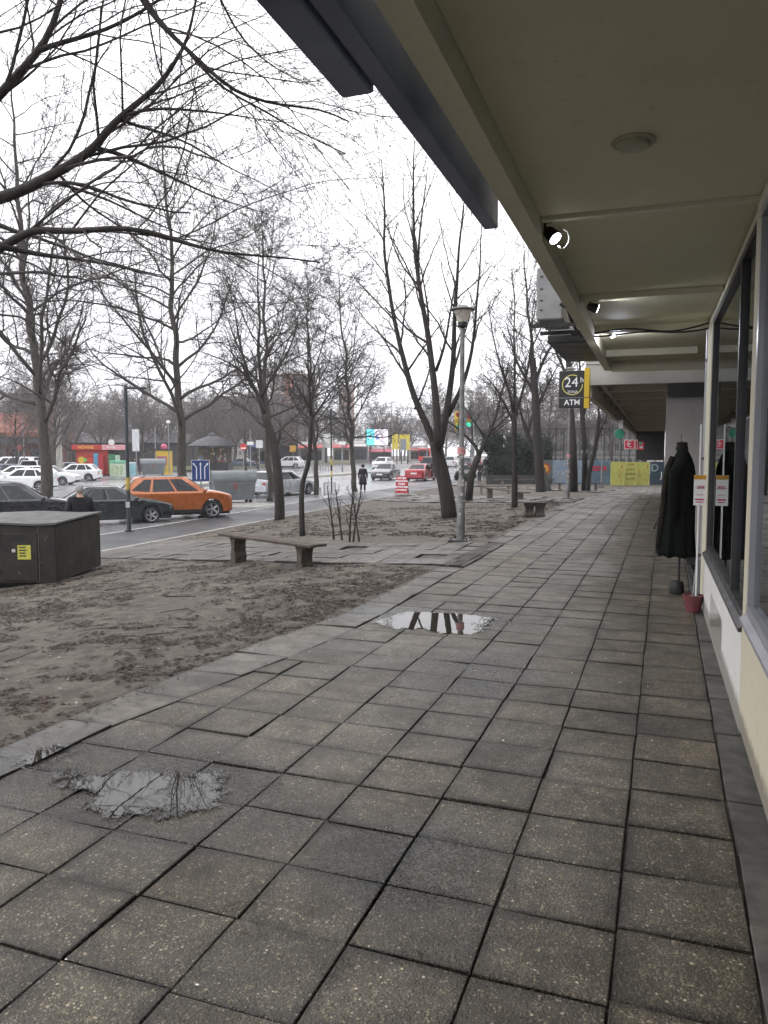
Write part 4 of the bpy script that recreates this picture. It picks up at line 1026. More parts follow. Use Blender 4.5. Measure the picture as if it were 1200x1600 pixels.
park_lamp(G(887, 780), 'lamp post covered in paper scraps in front of the tall dark trunks', 5.2, True)
park_lamp(G(940, 762), 'farthest lamp post with a bowl shade, against the blue graffiti hoarding', 4.25)
# tall street lamp by the lane
p = Vector((-17.75, 22.3, 0)); p.z = roadz(p.x, p.y)
t = thing('street_lamp', 'slim dark street lamp with a flat arm between the man and the orange car', 'street lamp', p, YAW)
tl = mat('street_lamp_paint', (.035, .045, .05), .5, .2, var=.3)
b = MB(); b.tube([(0, 0, 0), (0, 0, 1.7), (0, 0, 5.12)], [.075, .062, .055], 10); b.build('pole', tl, t, 40)
b = MB(); b.box((-.02, -.06, 4.98), (.72, .06, 5.06), bev=.015); b.build('lamp_head', tl, t)
b = MB(); b.tube([(0, 0, 1.45), (0, 0, 1.9)], .082, 10); b.build('yellow_band', mat('worn_yellow', (.50, .36, .07), .6, var=.6, scale=9, c2=(.1, .08, .04)), t, 40)
b = MB(); b.box((-.07, -.10, .85), (.07, -.078, 1.05)); b.build('sticker', mat('paper_grey', (.45, .47, .5), .7, var=.5, scale=25), t)
b = MB(); b.lathe([(.17, .0), (.17, .03), (.09, .04)], 12); b.build('base_plate', M['blackmetal'], t)

# ------------------------------------------------------------------ cabinet with sticker (left foreground)
cx, cy = rd(-5.72, 13.3); t = thing('electrical_cabinet', 'dark scruffy electrical cabinet with a yellow sticker at the left edge', 'cabinet', (cx, cy, -.60), YAW)
b = MB(); b.box((-1.9, 0, 0), (0, 2.1, 1.02), bev=.012); b.build('housing', M['cabinet'], t)
b = MB()
xs2 = lin(-1.95, .03, 14)
for a, c in zip(xs2, xs2[1:]):
    z0 = 1.025+.012*math.sin(a*4); z1 = 1.025+.012*math.sin(c*4)
    b.add([(a, -.04, z0), (c, -.04, z1), (c, 2.13, z1+.03), (a, 2.13, z0+.03), (a, -.04, z0+.035), (c, -.04, z1+.035), (c, 2.13, z1+.065), (a, 2.13, z0+.065)], [(3, 2, 1, 0), (4, 5, 6, 7), (0, 1, 5, 4), (2, 3, 7, 6)])
b.add([(.03, -.04, 1.03), (.03, 2.13, 1.06), (.03, 2.13, 1.09), (.03, -.04, 1.06)], [(0, 1, 2, 3)])
b.build('lid', M['cabtop'], t)
b = MB(); b.box((-.98, -.022, .05), (-.32, -.002, .88), bev=.006); d_ = b.build('door', M['cabinet'], t)
b = MB(); b.box((-.42, -.034, .45), (-.39, -.023, .55)); b.build('handle', M['blackmetal'], d_)
for z in (.16, .74): b = MB(); b.tube([(-.975, -.028, z), (-.975, -.028, z+.09)], .012, 6); b.build('hinge', M['blackmetal'], d_)
for k in range(5): b = MB(); b.box((-.86, -.0275, .755+k*.02), (-.52, -.0225, .762+k*.02)); b.build('vent_slot', M['black'], d_)
for k in range(9): b = MB(); x0_ = R.uniform(-1.7, -.05); z0_ = R.uniform(.15, .9); b.box((x0_, -.0235 if -.95 < x0_ < -.36 else -.0016, z0_), (x0_+R.uniform(.02, .07), -.0226 if -.95 < x0_ < -.36 else -.0008, z0_+R.uniform(.01, .05))); b.build('paper_scrap', M['cabtop'], t)
b = MB(); b.box((-.305, -.012, .0), (-.29, -.001, 1.0)); b.build('corner_strip', M['cabtop'], t)
b = MB(); r = random.Random(4)
b.box((-.66, -.0265, .42), (-.43, -.0235, .67)); st = b.build('sticker', mat('yellow_sticker', (.55, .52, .06), .6, var=.5, scale=30, bstr=0, c2=(.30, .28, .06)), t)
b = MB()
for k in range(4):
    w_ = r.uniform(.10, .16); z = .47+k*.05; b.box((-.63, -.0285, z), (-.63+w_, -.0268, z+.022))
b.build('sticker_print', M['black'], st)
b = MB(); b.box((-.76, -.0265, .545), (-.70, -.0235, .60)); b.build('sticker', mat('white_sticker', (.5, .5, .5), .6, bstr=0), t)

# ------------------------------------------------------------------ containers and bins
def container(x, y, rot, label, z=None):
    t = thing('street_container', label, 'waste container', (x, y, roadz(x, y) if z is None else z), rot, 'grey steel waste containers')
    gm = mat('container_paint', (.17, .19, .20), .5, .1, var=.25, scale=2)
    L_, W_ = 1.1, .62
    b = MB(); rings = []
    for z, k in ((.16, .86), (.2, .88), (.6, .94), (1.12, 1.0), (1.14, 1.04), (1.2, 1.04)): rings.append([(-L_*k, -W_*k, z), (L_*k, -W_*k, z), (L_*k, W_*k, z), (-L_*k, W_*k, z)])
    b.loft(rings)
    b.build('bin_body', gm, t)
    for i in range(5):
        b = MB(); z0 = .30+i*.17
        pts = []
        for k in range(9):
            u = k/8; pts.append((-L_*.87+2*L_*.87*u, 0, z0+.06*(1 if k % 2 else -1)*(1)))
        kk = .88+.12*(z0-.2)/.95
        b.tube([(p[0], -W_*kk-.006, p[2]) for p in pts], .014, 4); b.build('pressed_rib', gm, t)
    b = MB(); rings = []
    for xx in (-L_*1.04, -L_*.6, L_*.6, L_*1.04):
        ring_ = [(xx, -W_*1.04, 1.203)]
        for k in range(13):
            a = math.pi*k/12; ring_.append((xx, -math.cos(a)*W_*1.04, 1.206+math.sin(a)*.46))
        ring_.append((xx, W_*1.04, 1.203)); rings.append(ring_)
    b.loft(rings); b.build('lid', gm, t, 40)
    for s in (-1, 1):
        b = MB(); b.tube([(s*L_*1.06, -.5, 1.22), (s*L_*1.06, 0, 1.70), (s*L_*1.06, .5, 1.22)], .02, 6); b.build('lid_frame', gm, t)
        b = MB(); b.box((s*L_*1.07-.03, -.05, .35), (s*L_*1.07+.03, .05, 1.5), bev=.008); b.build('side_post', gm, t)
    rs = mat('reflector_red', (.5, .04, .03), .3, bstr=0)
    for z in (.72, .90):
        b = MB(); b.prism([(-.10, z+.10), (.0, z), (.10, z+.10), (.10, z+.16), (.0, z+.06), (-.10, z+.16)], -W_*.99-.03, -W_*.99-.01); b.build('reflector', rs, t)
    for sx in (-.85, .85):
        for sy in (-.4, .4): b = MB(); b.lathe([(0, -.03), (.09, -.03), (.09, .03), (0, .03)], 12, (sx, sy, .09), 'y'); b.build('wheel', M['rubber'], t, 40)
    return t
x, y = rd((363-600)/F*40.3, 40.3); container(x, y, YAW+.45, 'nearer grey waste container with red arrow reflectors right of the orange car')
x, y = rd((240-600)/F*74, 74); container(x, y, YAW+.3, 'farther pale grey waste container across the road near the yellow booth', z=-.68)
def crate(px, D, w, d, h, label, cols, name='recycling_box', rot=YAW, cat='box'):
    x, y = rd((px-600)/F*D, D); t = thing(name, label, cat, (x, y, -.68), rot)
    b = MB(); b.box((-w/2, -d/2, .05), (w/2, d/2, h*.82), bev=.03); b.build('cabinet_body', cmat(cols[0], .5), t)
    b = MB(); b.box((-w/2-.02, -d/2-.02, h*.825), (w/2+.02, d/2+.02, h), bev=.04); b.build('lid', cmat(cols[1], .5), t)
    for k in range(3): b = MB(); b.box((-w/2+.1+k*w*.3, -d/2-.01, .25), (-w/2+.1+k*w*.3+w*.2, -d/2-.002, h*.7)); b.build('front_panel', cmat(cols[2], .5), t)
    return t
crate(186, 70, 1.35, .8, 1.55, 'pale green slatted ice cream chest with a mint lid beside the red kiosk', [(.55, .62, .50), (.18, .50, .33), (.40, .52, .30)])
crate(208, 73, .6, .6, 1.35, 'small pale blue bin right of the mint lidded chest', [(.35, .60, .68), (.5, .62, .68), (.3, .55, .62)])

# ------------------------------------------------------------------ kiosks across the road
def box_on(t, nm, a, c, m, bev=0): b = MB(); b.box(a, c, bev=bev); return b.build(nm, m, t)
x, y = rd((153-600)/F*79, 79)
t = thing('red_kiosk', 'red newspaper kiosk with a red and white sign board and colourful front', 'kiosk', (x, y, -.70), YAW+.1)
redk = cmat((.50, .045, .03), .5, var=.3); 
box_on(t, 'wall', (-2.1, 0, 0), (1.1, 2.2, 2.5), redk); box_on(t, 'counter', (1.12, .25, 0), (2.2, 2.2, 2.45), M['blackmetal'])
box_on(t, 'sign_board', (-2.4, -.35, 2.52), (.55, 2.4, 3.05), redk, .03); box_on(t, 'sign_board', (.56, -.36, 2.52), (2.55, 2.4, 3.05), cmat((.75, .35, .38), .5), .03)
text('NOVINE', .42, cmat((.80, .45, .10), .5, bstr=0), t, (-1.0, -.36, 2.78), (math.pi/2, 0, 0), bold=.01)
text('KIOSK', .30, M['white'], t, (1.5, -.37, 2.78), (math.pi/2, 0, 0), bold=.01)
b = MB(); b.lathe([(0, -.03), (.3, -.03), (.3, .03), (0, .03)], 20, (1.55, -.40, 3.30), 'y'); b.build('sign_disc', M['white'], t, 40)
for i, (px0, c_) in enumerate(((-1.55, (.75, .50, .06)), (-.75, (.62, .07, .05)), (-1.2, (.2, .5, .12)))):
    b = MB(); b.lathe([(.0, -.02), (.36-.08*i, -.02), (.36-.08*i, .0), (0, .0)], 24, (px0, -.012-.003*i, 1.5), 'y'); b.build('poster', cmat(c_, .5), t, 40)
box_on(t, 'poster', (-.35, -.06, .3), (.15, -.005, 2.2), cmat((.12, .40, .62), .4)); box_on(t, 'fridge', (.2, -.5, .02), (.75, -.01, 2.0), cmat((.42, .02, .03), .4), .03)
f = box_on(t, 'fridge', (1.2, -.45, .02), (1.8, .2, 2.1), cmat((.06, .22, .10), .35), .03); box_on(t, 'fridge', (1.85, -.4, .02), (2.25, .2, 2.0), cmat((.45, .62, .50), .35), .03)
t = thing('drinks_booth', 'small yellow booth with a coloured round top behind the far container', 'booth', at(254, 80, 0), YAW)
box_on(t, 'wall', (-.75, 0, 0), (.75, 1.2, 2.5), cmat((.62, .42, .05), .5), .02); box_on(t, 'roof', (-.85, -.1, 2.51), (.85, 1.3, 2.62), M['blackmetal'])
box_on(t, 'window', (-.5, -.02, 1.0), (.5, -.002, 1.9), cmat((.35, .12, .18), .4))
b = MB(); b.lathe([(0, 2.63), (.3, 2.65), (.35, 2.9), (.2, 3.15), (0, 3.2)], 16, (.1, .5, 0)); b.build('topper', cmat((.55, .12, .2), .5), t, 60)
# black pavilion kiosk with hip roof
x, y = rd((333-600)/F*93, 93); t = thing('pavilion_kiosk', 'black octagonal roofed newsstand behind the blue road sign', 'kiosk', (x, y, -.55), YAW)
box_on(t, 'counter', (-2.1, -1.6, 0), (2.1, 2, .85), M['black'], .03); box_on(t, 'back_wall', (-2.0, 1.0, .86), (2.0, 1.9, 2.75), cmat((.16, .13, .09), .7))
for sx in (-2.0, -.65, .65, 2.0): b = MB(); b.tube([(sx, -1.5, .86), (sx, -1.5, 2.76)], .06, 6); b.build('post', M['blackmetal'], t)
b = MB(); b.loft([[(math.cos(a)*r_*1.15, math.sin(a)*r_, z) for a in [math.pi/8+k*math.pi/4 for k in range(8)]] for r_, z in ((2.6, 2.77), (2.65, 2.9), (1.55, 3.6), (.5, 4.05), (.4, 4.3), (.0, 4.5))]); b.build('roof', mat('slate', (.035, .035, .042), .5, var=.4), t, 25)
r = random.Random(9)
for k in range(26):
    c_ = r.choice([(.55, .5, .42), (.4, .1, .1), (.6, .58, .55), (.15, .25, .35), (.5, .35, .12)]); xx = r.uniform(-1.8, 1.7); zz = r.uniform(.9, 2.4)
    box_on(t, 'magazine', (xx, -.3+k*.01, zz), (xx+.22, -.295+k*.01, zz+.3), cmat(c_, .6))

# ------------------------------------------------------------------ road signs and poles
def pole(x, y, z, h, name, label, cat, r=.04, col=M['greymetal'], rot=YAW, group=None):
    t = thing(name, label, cat, (x, y, z), rot, group); b = MB(); b.tube([(0, 0, 0), (0, 0, h)], r, 10); b.build('pole', col, t, 40); return t
x, y = rd((314-600)/F*37.5, 37.5); t = pole(x, y, roadz(x, y), 2.2, 'lane_sign', 'square blue lane sign with three white arrows', 'road sign', .035)
bl_ = mat('sign_blue_face', (.012, .045, .20), .4, bstr=0, var=.1)
box_on(t, 'panel', (-.44, -.03, 1.25), (.44, -.0, 2.30), M['white']); 
box_on(t, 'face', (-.42, -.037, 1.27), (.42, -.031, 2.28), bl_)
b = MB(); yq = (-.043, -.039)
def stroke(b, pts, w):
    for (x0, z0), (x1, z1) in zip(pts, pts[1:]):
        d = Vector((x1-x0, z1-z0)); n = Vector((-d.y, d.x)).normalized()*w; b.prism([(x0+n.x, z0+n.y), (x0-n.x, z0-n.y), (x1-n.x, z1-n.y), (x1+n.x, z1+n.y)], *yq)
def arrow(pts, hd):
    b = MB(); stroke(b, pts, .022); x1, z1 = pts[-1]; d = Vector(hd).normalized(); n = Vector((-d.y, d.x))
    q = Vector((x1, z1)); b.prism([tuple(q+n*.06), tuple(q-n*.06), tuple(q+d*.11)], *yq); b.build('arrow', wh, t)
arrow([(-.20, 1.36), (-.20, 1.95), (-.31, 2.08)], (-.7, .7)); arrow([(0, 1.36), (0, 2.08)], (0, 1)); arrow([(.20, 1.36), (.20, 1.95), (.31, 2.08)], (.7, .7))
def sign_at(px, pyt, pyb, D, name, label, cat, cols, w=.5, z=None, r=.04, shape='box', group=None):
    x, y = rd((px-600)/F*D, D); zg = terr(x, y) if z is None else z; zt = H-(pyt-705)*D/F; zb = H-(pyb-705)*D/F
    t = pole(x, y, zg, zt-zg-.02, name, label, cat, r, group=group)
    if shape == 'box': box_on(t, 'panel', (-w/2, -.06, zb-zg), (w/2, -.045, zt-zg), cmat(cols, .45, bstr=0), 0)
    else: b = MB(); b.lathe([(0, -.07), (w/2, -.07), (w/2, -.045), (0, -.045)], 24, (0, 0, (zt+zb)/2-zg), 'y'); b.build('panel', cmat(cols, .45, bstr=0), t, 40)
    return t
t = sign_at(214, 671, 705, 60, 'direction_sign', 'pair of narrow white boards on a pole left of the walking couple', 'road sign', (.58, .60, .62), .55)
t = sign_at(381, 694, 703, 85, 'no_entry_sign', 'round red no entry sign on a pole beyond the container', 'road sign', (.55, .03, .03), .75, shape='disc')
box_on(t, 'bar', (-.28, -.08, 3.28-.60), (.28, -.072, 3.42-.60), M['white']).location.z = 0
t = sign_at(406, 688, 700, 80, 'info_sign', 'white information board near the walking man', 'road sign', (.6, .62, .6), .7)
sign_at(31, 694, 704, 72, 'no_entry_sign', 'round red and white sign among the white cars on the far left', 'road sign', (.55, .08, .08), .6, shape='disc')
for px, top_, bot, D, lab in ((39, 657, 715, 74, 'pale lamp pole among the white cars on the left'), (244, 667, 715, 80, 'pale slim pole above the yellow booth'), (265, 660, 735, 80, 'thin lamp pole with a small white globe left of the kiosk'), (392, 672, 732, 86, 'pale pole in the middle of the lawn'), (535, 668, 733, 84, 'stout grey pole with a plate on the far kerb'), (518, 640, 770, 46, 'thin dark pole with a yellow black band beside the wire basket'), (280, 610, 745, 60, 'tall pale pole just left of the straight roadside trunk'), (667, 650, 722, 90, 'thin pole left of the big forked tree'), (737, 690, 735, 75, 'thin pole right of the nearest lamp post'), (505, 650, 720, 110, 'pale tall pole by the shops in the distance')):
    x, y = rd((px-600)/F*D, D); zg = terr(x, y) if D < 70 else -.6; t = pole(x, y, zg, H-(top_-705)*D/F-zg, 'street_pole', lab, 'pole', .045 if D < 70 else .10 if px == 535 else .06, tl if px == 518 else M['greymetal'], group='slim street poles')
    if px == 518:
        for k, m_ in enumerate((mat('band_yellow', (.6, .5, .1), .5), M['black'], mat('band_yellow', (.6, .5, .1), .5))): b = MB(); b.tube([(0, 0, 1.0+k*.35), (0, 0, 1.34+k*.35)], .055, 8); b.build('band', m_, t)
    if px == 265: b = MB(); b.lathe([(0, -.2), (.2, -.1), (.22, 0), (.2, .1), (0, .2)], 14, (0, 0, H-(top_-705)*D/F-zg)); b.build('globe', M['white'], t, 60)
    if px in (392, 535): box_on(t, 'plate', (-.35, -.1, 3.0), (.35, -.07, 3.35), M['white'])
# tree guards and wire basket by the lane
def frame_basket(px, D, w, h, label, name='wire_basket', cat='basket'):
    x, y = rd((px-600)/F*D, D); t = thing(name, label, cat, (x, y, terr(x, y)-.02), YAW)
    b = MB()
    for s in (-1, 1):
        for q in (-1, 1): b.tube([(s*w/2, q*w/3, 0), (s*w/2, q*w/3, h)], .016, 5)
    for z in (.1, h): 
        b.tube([(-w/2, -w/3, z), (w/2, -w/3, z), (w/2, w/3, z), (-w/2, w/3, z), (-w/2, -w/3, z)], .016, 5)
    b.build('frame', M['greymetal'], t)
    b = MB()
    for k in range(1, 9): b.tube([(-w/2+w*k/9, -w/3, .1), (-w/2+w*k/9, -w/3, h)], .006, 4)
    for k in range(1, 7): b.tube([(-w/2, -w/3, .1+(h-.1)*k/7), (w/2, -w/3, .1+(h-.1)*k/7)], .006, 4)
    b.build('wire_mesh', M['greymetal'], t)
frame_basket(515, 43.5, .62, .78, 'empty wire mesh basket by the lane kerb between two trees')
frame_basket(418, 41.5, 1.0, .35, 'low metal guard round the foot of the straight tree behind the leaning one', 'tree_guard', 'tree guard')
frame_basket(491, 46.5, .75, .32, 'low metal guard round the foot of the thin roadside tree', 'tree_guard', 'tree guard')

# sandwich board
p = at(628, 43.2); t = thing('sandwich_board', 'red folding advertising board with rows of white writing on the far path', 'sign', p, YAW-.15)
rb = mat('board_red', (.45, .02, .035), .45, bstr=0, var=.15)
for s in (-1, 1):
    b = MB(); b.add([(-.36, s*.28, .16), (.36, s*.28, .16), (.30, s*.04, 1.12), (-.30, s*.04, 1.12), (-.36, s*.30, .16), (.36, s*.30, .16), (.30, s*.06, 1.12), (-.30, s*.06, 1.12)], [(0, 1, 2, 3), (4, 5, 6, 7), (0, 1, 5, 4), (1, 2, 6, 5), (2, 3, 7, 6), (3, 0, 4, 7)]); pn = b.build('panel', rb, t)
    b = MB(); b.tube([(-.34, s*.31, 0), (-.32, s*.27, .3)], .012, 5); b.tube([(.34, s*.31, 0), (.32, s*.27, .3)], .012, 5); b.build('leg', M['greymetal'], t)
sl_ = math.atan2(.24, .96)
for k, (txt, w_) in enumerate((('AKCIJA', .30), ('MENJACNICA', .24), ('KURS', .30), ('BEZ PROVIZIJE', .2), ('OTVORENO', .25))):
    z = 1.0-k*.165; yv = -.30+(z-.16)/.96*.24-.006
    text(txt, .155 if k in (0, 2) else .115, wh, t, (0, yv, z), (math.pi/2-sl_, 0, 0), bold=.006)

# traffic lights
def tlight(px, py, D, label, lit, w, h):
    x, y = rd((px-600)/F*D, D); zg = -.7; zc = H-(py-705)*D/F
    t = thing('traffic_light', label, 'traffic light', (x, y, zg), YAW)
    b = MB(); b.tube([(w/2+.15, .1, 0), (w/2+.15, .1, zc-zg+.5)], .06, 8); b.tube([(w/2+.15, .1, zc-zg), (0, .1, zc-zg)], .03, 6); b.build('pole', M['greymetal'], t)
    body = cmat((.62, .45, .04), .5, bstr=0) if lit == 0 else cmat((.05, .16, .13), .5, bstr=0)
    z0 = zc-zg; b = MB(); b.box((-w/2, -.1, z0-h/2), (w/2, .05, z0+h/2), bev=.02); b.build('housing', body, t)
    for k in range(3):
        col = [(.3, .02, .02), (.35, .25, .02), (.02, .35, .22)][k]
        b = MB(); b.lathe([(0, -.12), (w*.3, -.12), (w*.36, -.101)], 16, (0, 0, z0+h*(.33-.33*k)), 'y'); b.build('lens', cmat(col, .4, bstr=0, emit=(1.6 if (k == 2 and lit) else 0)), t)
    return t
tlight(715, 658, 62, 'yellow backed traffic light beside the top of the big tree stump fork', 0, .55, 1.5)
tlight(732, 658, 80, 'green lit traffic light right of the nearest lamp post', 1, .75, 1.1)

# low hedge tub and evergreens
def foliage(name, label, cat, c, rad, n, leaf, m, seed=1, trunk=None, group=None):
    r = random.Random(seed); t = thing(name, label, cat, c, 0, group); b = MB()
    cl = [(Vector((r.uniform(-.75, .75)*rad[0], r.uniform(-.75, .75)*rad[1], rad[2]*(.15+1.6*r.random()**1.2))), r.uniform(.25, .5)*min(rad)) for _ in range(46)]
    for i in range(n):
        q, s = r.choice(cl); v = Vector((r.gauss(0, 1), r.gauss(0, 1), r.gauss(0, .8))); v = v/v.length*s*r.random()**.35; p = q+v
        if p.z < .05: p.z = .05+r.random()*.3
        a = Vector((r.gauss(0, 1), r.gauss(0, 1), r.gauss(0, .6))).normalized()*leaf*r.uniform(.5, 1.3); d = a.cross(Vector((r.gauss(0, 1), r.gauss(0, 1), r.gauss(0, 1)))).normalized()*leaf*.5
        b.add([p-a, p+d, p+a, p-d], [(0, 1, 2, 3)])
    b.build('crown', m, t, fix=False)
    b = MB(); b.tube([(0, 0, -.1), (.05, 0, rad[2]*.8), (0, .05, rad[2]*1.5)], [.09, .07, .03], 7); b.build('trunk', M['bark'], t); return t
p = at(788, 62); foliage('evergreen_shrub', 'broad dark evergreen shrub behind the long bench, its left half', 'shrub', p, (1.7, 1.7, 2.1), 30000, .09, M['evergreen'], 1, group='dark evergreen shrubs')
p = at(826, 64); foliage('evergreen_shrub', 'dark evergreen shrub behind the thick trunks, adjoining on the right', 'shrub', p, (2.0, 1.6, 1.9), 26000, .09, M['evergreen'], 2, group='dark evergreen shrubs')
p = at(722, 60.5); foliage('hedge_tub', 'low dark clipped bush behind the nearest lamp post', 'shrub', p, (.8, .6, .42), 7000, .05, M['hedge'], 3)
# low wall by the shrub
p = at(815, 57); t = thing('low_wall', 'low dark wall in front of the evergreen shrub', 'wall', p, YAW); box_on(t, 'masonry', (-2.6, 0, -.2), (2.2, .25, .62), mat('dark_wall', (.05, .05, .05), .8))

# ------------------------------------------------------------------ hoardings and court fence at the end of the walk
def panel_px(px0, px1, D, h, name, label, m, thick=.06, cat='hoarding', group=None, zb=None):
    a = rd((px0-600)/F*D, D); c = rd((px1-600)/F*D, D); z = -.70 if zb is None else zb
    t = thing(name, label, cat, (a[0], a[1], z), YAW, group); w = (px1-px0)/F*D
    box_on(t, 'board', (0, 0, 0), (w, thick, h), m, .01); return t, w
yh = mat('hoarding_yellow', (.50, .50, .12), .6, var=.2, scale=2)
GH = 'hoarding panels at the end of the walk'
Dh = 54.0
for i, (a, c) in enumerate(((954, 975.5), (976, 994), (994.5, 1014.5))):
    t, w = panel_px(a, c, Dh+.3*i, [1.66, 1.64, 1.62][i], 'hoarding', ['left yellow hoarding panel with painted flowers', 'middle yellow hoarding panel with lines of handwriting', 'right yellow hoarding panel with a red heart'][i], yh, group=GH)
    r = random.Random(i+20); dk = cmat((.22, .18, .05), .6, bstr=0); rdm = cmat((.55, .12, .05), .6, bstr=0); gn = cmat((.12, .28, .08), .6, bstr=0)
    if i == 1:
        for k, s_ in enumerate(('OVDE', 'LJUBAV', 'STANUJE', 'ZAUVEK')): text(s_, .17, dk, t, (w/2, -.008, 1.45-k*.33), (math.pi/2, 0, 0), bold=.004)
    else:
        for k in range(4):
            xx, zz = r.uniform(.15, w-.15), .35+k*.33
            b = MB(); b.lathe([(0, -.012), (.07, -.012), (.07, -.004), (0, -.004)], 8, (xx, 0, zz), 'y'); b.build('flower', rdm if k % 2 else cmat((.65, .35, .08), .6, bstr=0), t)
            b = MB(); b.box((xx-.012, -.010, zz-.2), (xx+.012, -.004, zz-.07)); b.build('stem', gn if k % 2 else dk, t)
blu = mat('hoarding_blue', (.10, .17, .24), .6, var=.4, scale=1.5); blu2 = mat('hoarding_blue2', (.12, .20, .30), .6, var=.5, scale=2.2, c2=(.28, .3, .33))
for i, (a, c, m_, lab) in enumerate(((841, 863, mat('graffiti_dark', (.10, .12, .13), .6, var=.5, c2=(.05, .06, .05)), 'dark hoarding panel with a red and yellow painted disc'), (863.5, 889, blu2, 'blue hoarding panel with white graffiti strokes'), (889.5, 921, blu2, 'blue hoarding panel behind the tall dark trunks'), (921.5, 953.5, blu, 'blue hoarding panel with a red graffiti tag'))):
    t, w = panel_px(a, c, Dh+1, 1.75, 'hoarding', lab, m_, group=GH)
    gr = cmat((.50, .52, .55), .6, bstr=0); rd_ = cmat((.45, .03, .07), .6, bstr=0)
    if i == 0:
        for k, (rr2, cc) in enumerate(((.42, (.42, .05, .03)), (.28, (.62, .42, .04)), (.13, (.42, .05, .03)))): b = MB(); b.lathe([(0, -.01-.004*k), (rr2, -.01-.004*k), (rr2, -.004), (0, -.004)], 18, (w*.42, 0, 1.15), 'y'); b.build('graffiti', cmat(cc, .6, bstr=0), t)
    if i == 1:
        b = MB(); r = random.Random(5)
        pts = [(.15+k*.11, -.02, .85+.28*math.sin(k*2.1)+.1*r.random()) for k in range(9)]; b.tube(pts, .025, 4); b.build('graffiti', gr, t)
    if i == 3: text('BGD93', .42, rd_, t, (.55, -.01, 1.15), (math.pi/2, 0, 0), 'graffiti', bold=.03)
t, w = panel_px(1015.5, 1040, Dh+.6, 1.66, 'hoarding', 'dark green hoarding panel with a pale letter D beside the column', mat('hoarding_green', (.02, .07, .06), .6, var=.5, c2=(.04, .03, .09)), group=GH)
text('D', .75, cmat((.30, .42, .40), .6, bstr=0), t, (.32, -.012, 1.2), (math.pi/2, 0, 0), 'graffiti', bold=.01); text('J', .6, wh, t, (.8, -.012, .7), (math.pi/2, 0, 0), 'graffiti')
# ball court fence
t = thing('court_fence', 'tall dark mesh fence of the ball court behind the hoardings', 'fence', (0, 0, 0))
A = Vector((*rd((762-600)/F*66, 66), -.7)); B_ = Vector((*rd((1036-600)/F*60, 60), -.7)); nf = 22
for k in range(nf+1):
    p = A.lerp(B_, k/nf); b = MB(); b.tube([p, p+Vector((0, 0, 4.3))], .045, 6); b.build('post', M['blackmetal'], t)
b = MB()
for z in (.05, 2.1, 4.25): b.tube([A+Vector((0, 0, z)), B_+Vector((0, 0, z))], .03, 5)
b.build('rail', M['blackmetal'], t)
b = MB(); d = (B_-A); Ln = d.length
for k in range(int(Ln/.24)): p = A+d*(k*.24/Ln); b.tube([p+Vector((0, 0, .05)), p+Vector((0, 0, 4.25))], .008, 3)
for k in range(18): b.tube([A+Vector((0, 0, .1+k*.24)), B_+Vector((0, 0, .1+k*.24))], .008, 3)
b.build('mesh_panel', M['blackmetal'], t)

# ------------------------------------------------------------------ billboards, screen, distant shops and buildings
def board(px0, px1, py0, py1, D, name, label, m, legs=True, cat='billboard', emit_parts=None, zg=-.6):
    x, y = rd(((px0+px1)/2-600)/F*D, D); w = (px1-px0)/F*D; zt = H-(py0-705)*D/F; zb = H-(py1-705)*D/F
    t = thing(name, label, cat, (x, y, zg), YAW)
    box_on(t, 'panel', (-w/2, 0, zb-zg), (w/2, .25, zt-zg), m)
    if legs:
        for s in (-.3, .3): b = MB(); b.tube([(s*w, .12, 0), (s*w, .12, zb-zg)], .10, 8); b.build('leg', M['blackmetal'], t)
    return t, w, zb-zg, zt-zg
t, w, z0, z1 = board(572, 607, 670, 697, 140, 'video_screen', 'bright outdoor video screen in the distance left of the road', cmat((.05, .05, .06), .4))
def glow(c, e=1.3): return cmat(c, .4, bstr=0, emit=e, var=.3, scale=.8)
box_on(t, 'screen', (-w/2+.1, -.03, z0+.15), (-w*.12, -.01, z1-.1), glow((.12, .55, .62))); box_on(t, 'screen', (-w*.12+.005, -.03, z0+.15), (w/2-.1, -.01, z1-.1), glow((.62, .58, .66)))
for xx, c_, s_ in ((.0, (.08, .15, .45), 1.0), (.9, (.55, .3, .4), .8), (-1.2, (.5, .8, .8), .7)):
    b = MB(); b.lathe([(0, -.05), (.35*s_, -.05), (.35*s_, -.035), (0, -.035)], 14, (xx, 0, (z0+z1)/2-.1), 'y'); b.build('screen_image', glow(c_), t)
    if xx > -.5: b = MB(); b.lathe([(0, -.052), (.2*s_, -.052), (.2*s_, -.037), (0, -.037)], 12, (xx, 0, (z0+z1)/2+.45), 'y'); b.build('screen_image', glow((.35, .2, .2), .8), t)
ym = cmat((.62, .50, .06), .5, bstr=0)
t, w, z0, z1 = board(612.5, 622, 678, 702, 135, 'yellow_banner', 'narrow yellow upright banner right of the video screen', ym)
t, w, z0, z1 = board(624, 640, 679, 703, 138, 'yellow_billboard', 'yellow framed billboard with a grey middle, right of the narrow banner', ym)
box_on(t, 'poster', (-w/2+.15, -.02, z0), (w/2-.6, -.005, z1-.8), cmat((.22, .24, .28), .5))
t, w, z0, z1 = board(430, 466, 656, 700, 120, 'shop_pavilion', 'dark shop pavilion with a large brown picture on its wall', cmat((.03, .028, .03), .6), cat='building')
box_on(t, 'poster', (-.2, -.03, z0+.9), (w/2-.15, -.008, z1-.1), mat('brown_poster', (.22, .10, .07), .6, var=.7, scale=.8, bstr=0, c2=(.05, .03, .03)))
text('Siti', 1.3, cmat((.55, .5, .5), .5, bstr=0), t, (.55, -.04, z0+2.3), (math.pi/2, 0, 0), bold=.02)
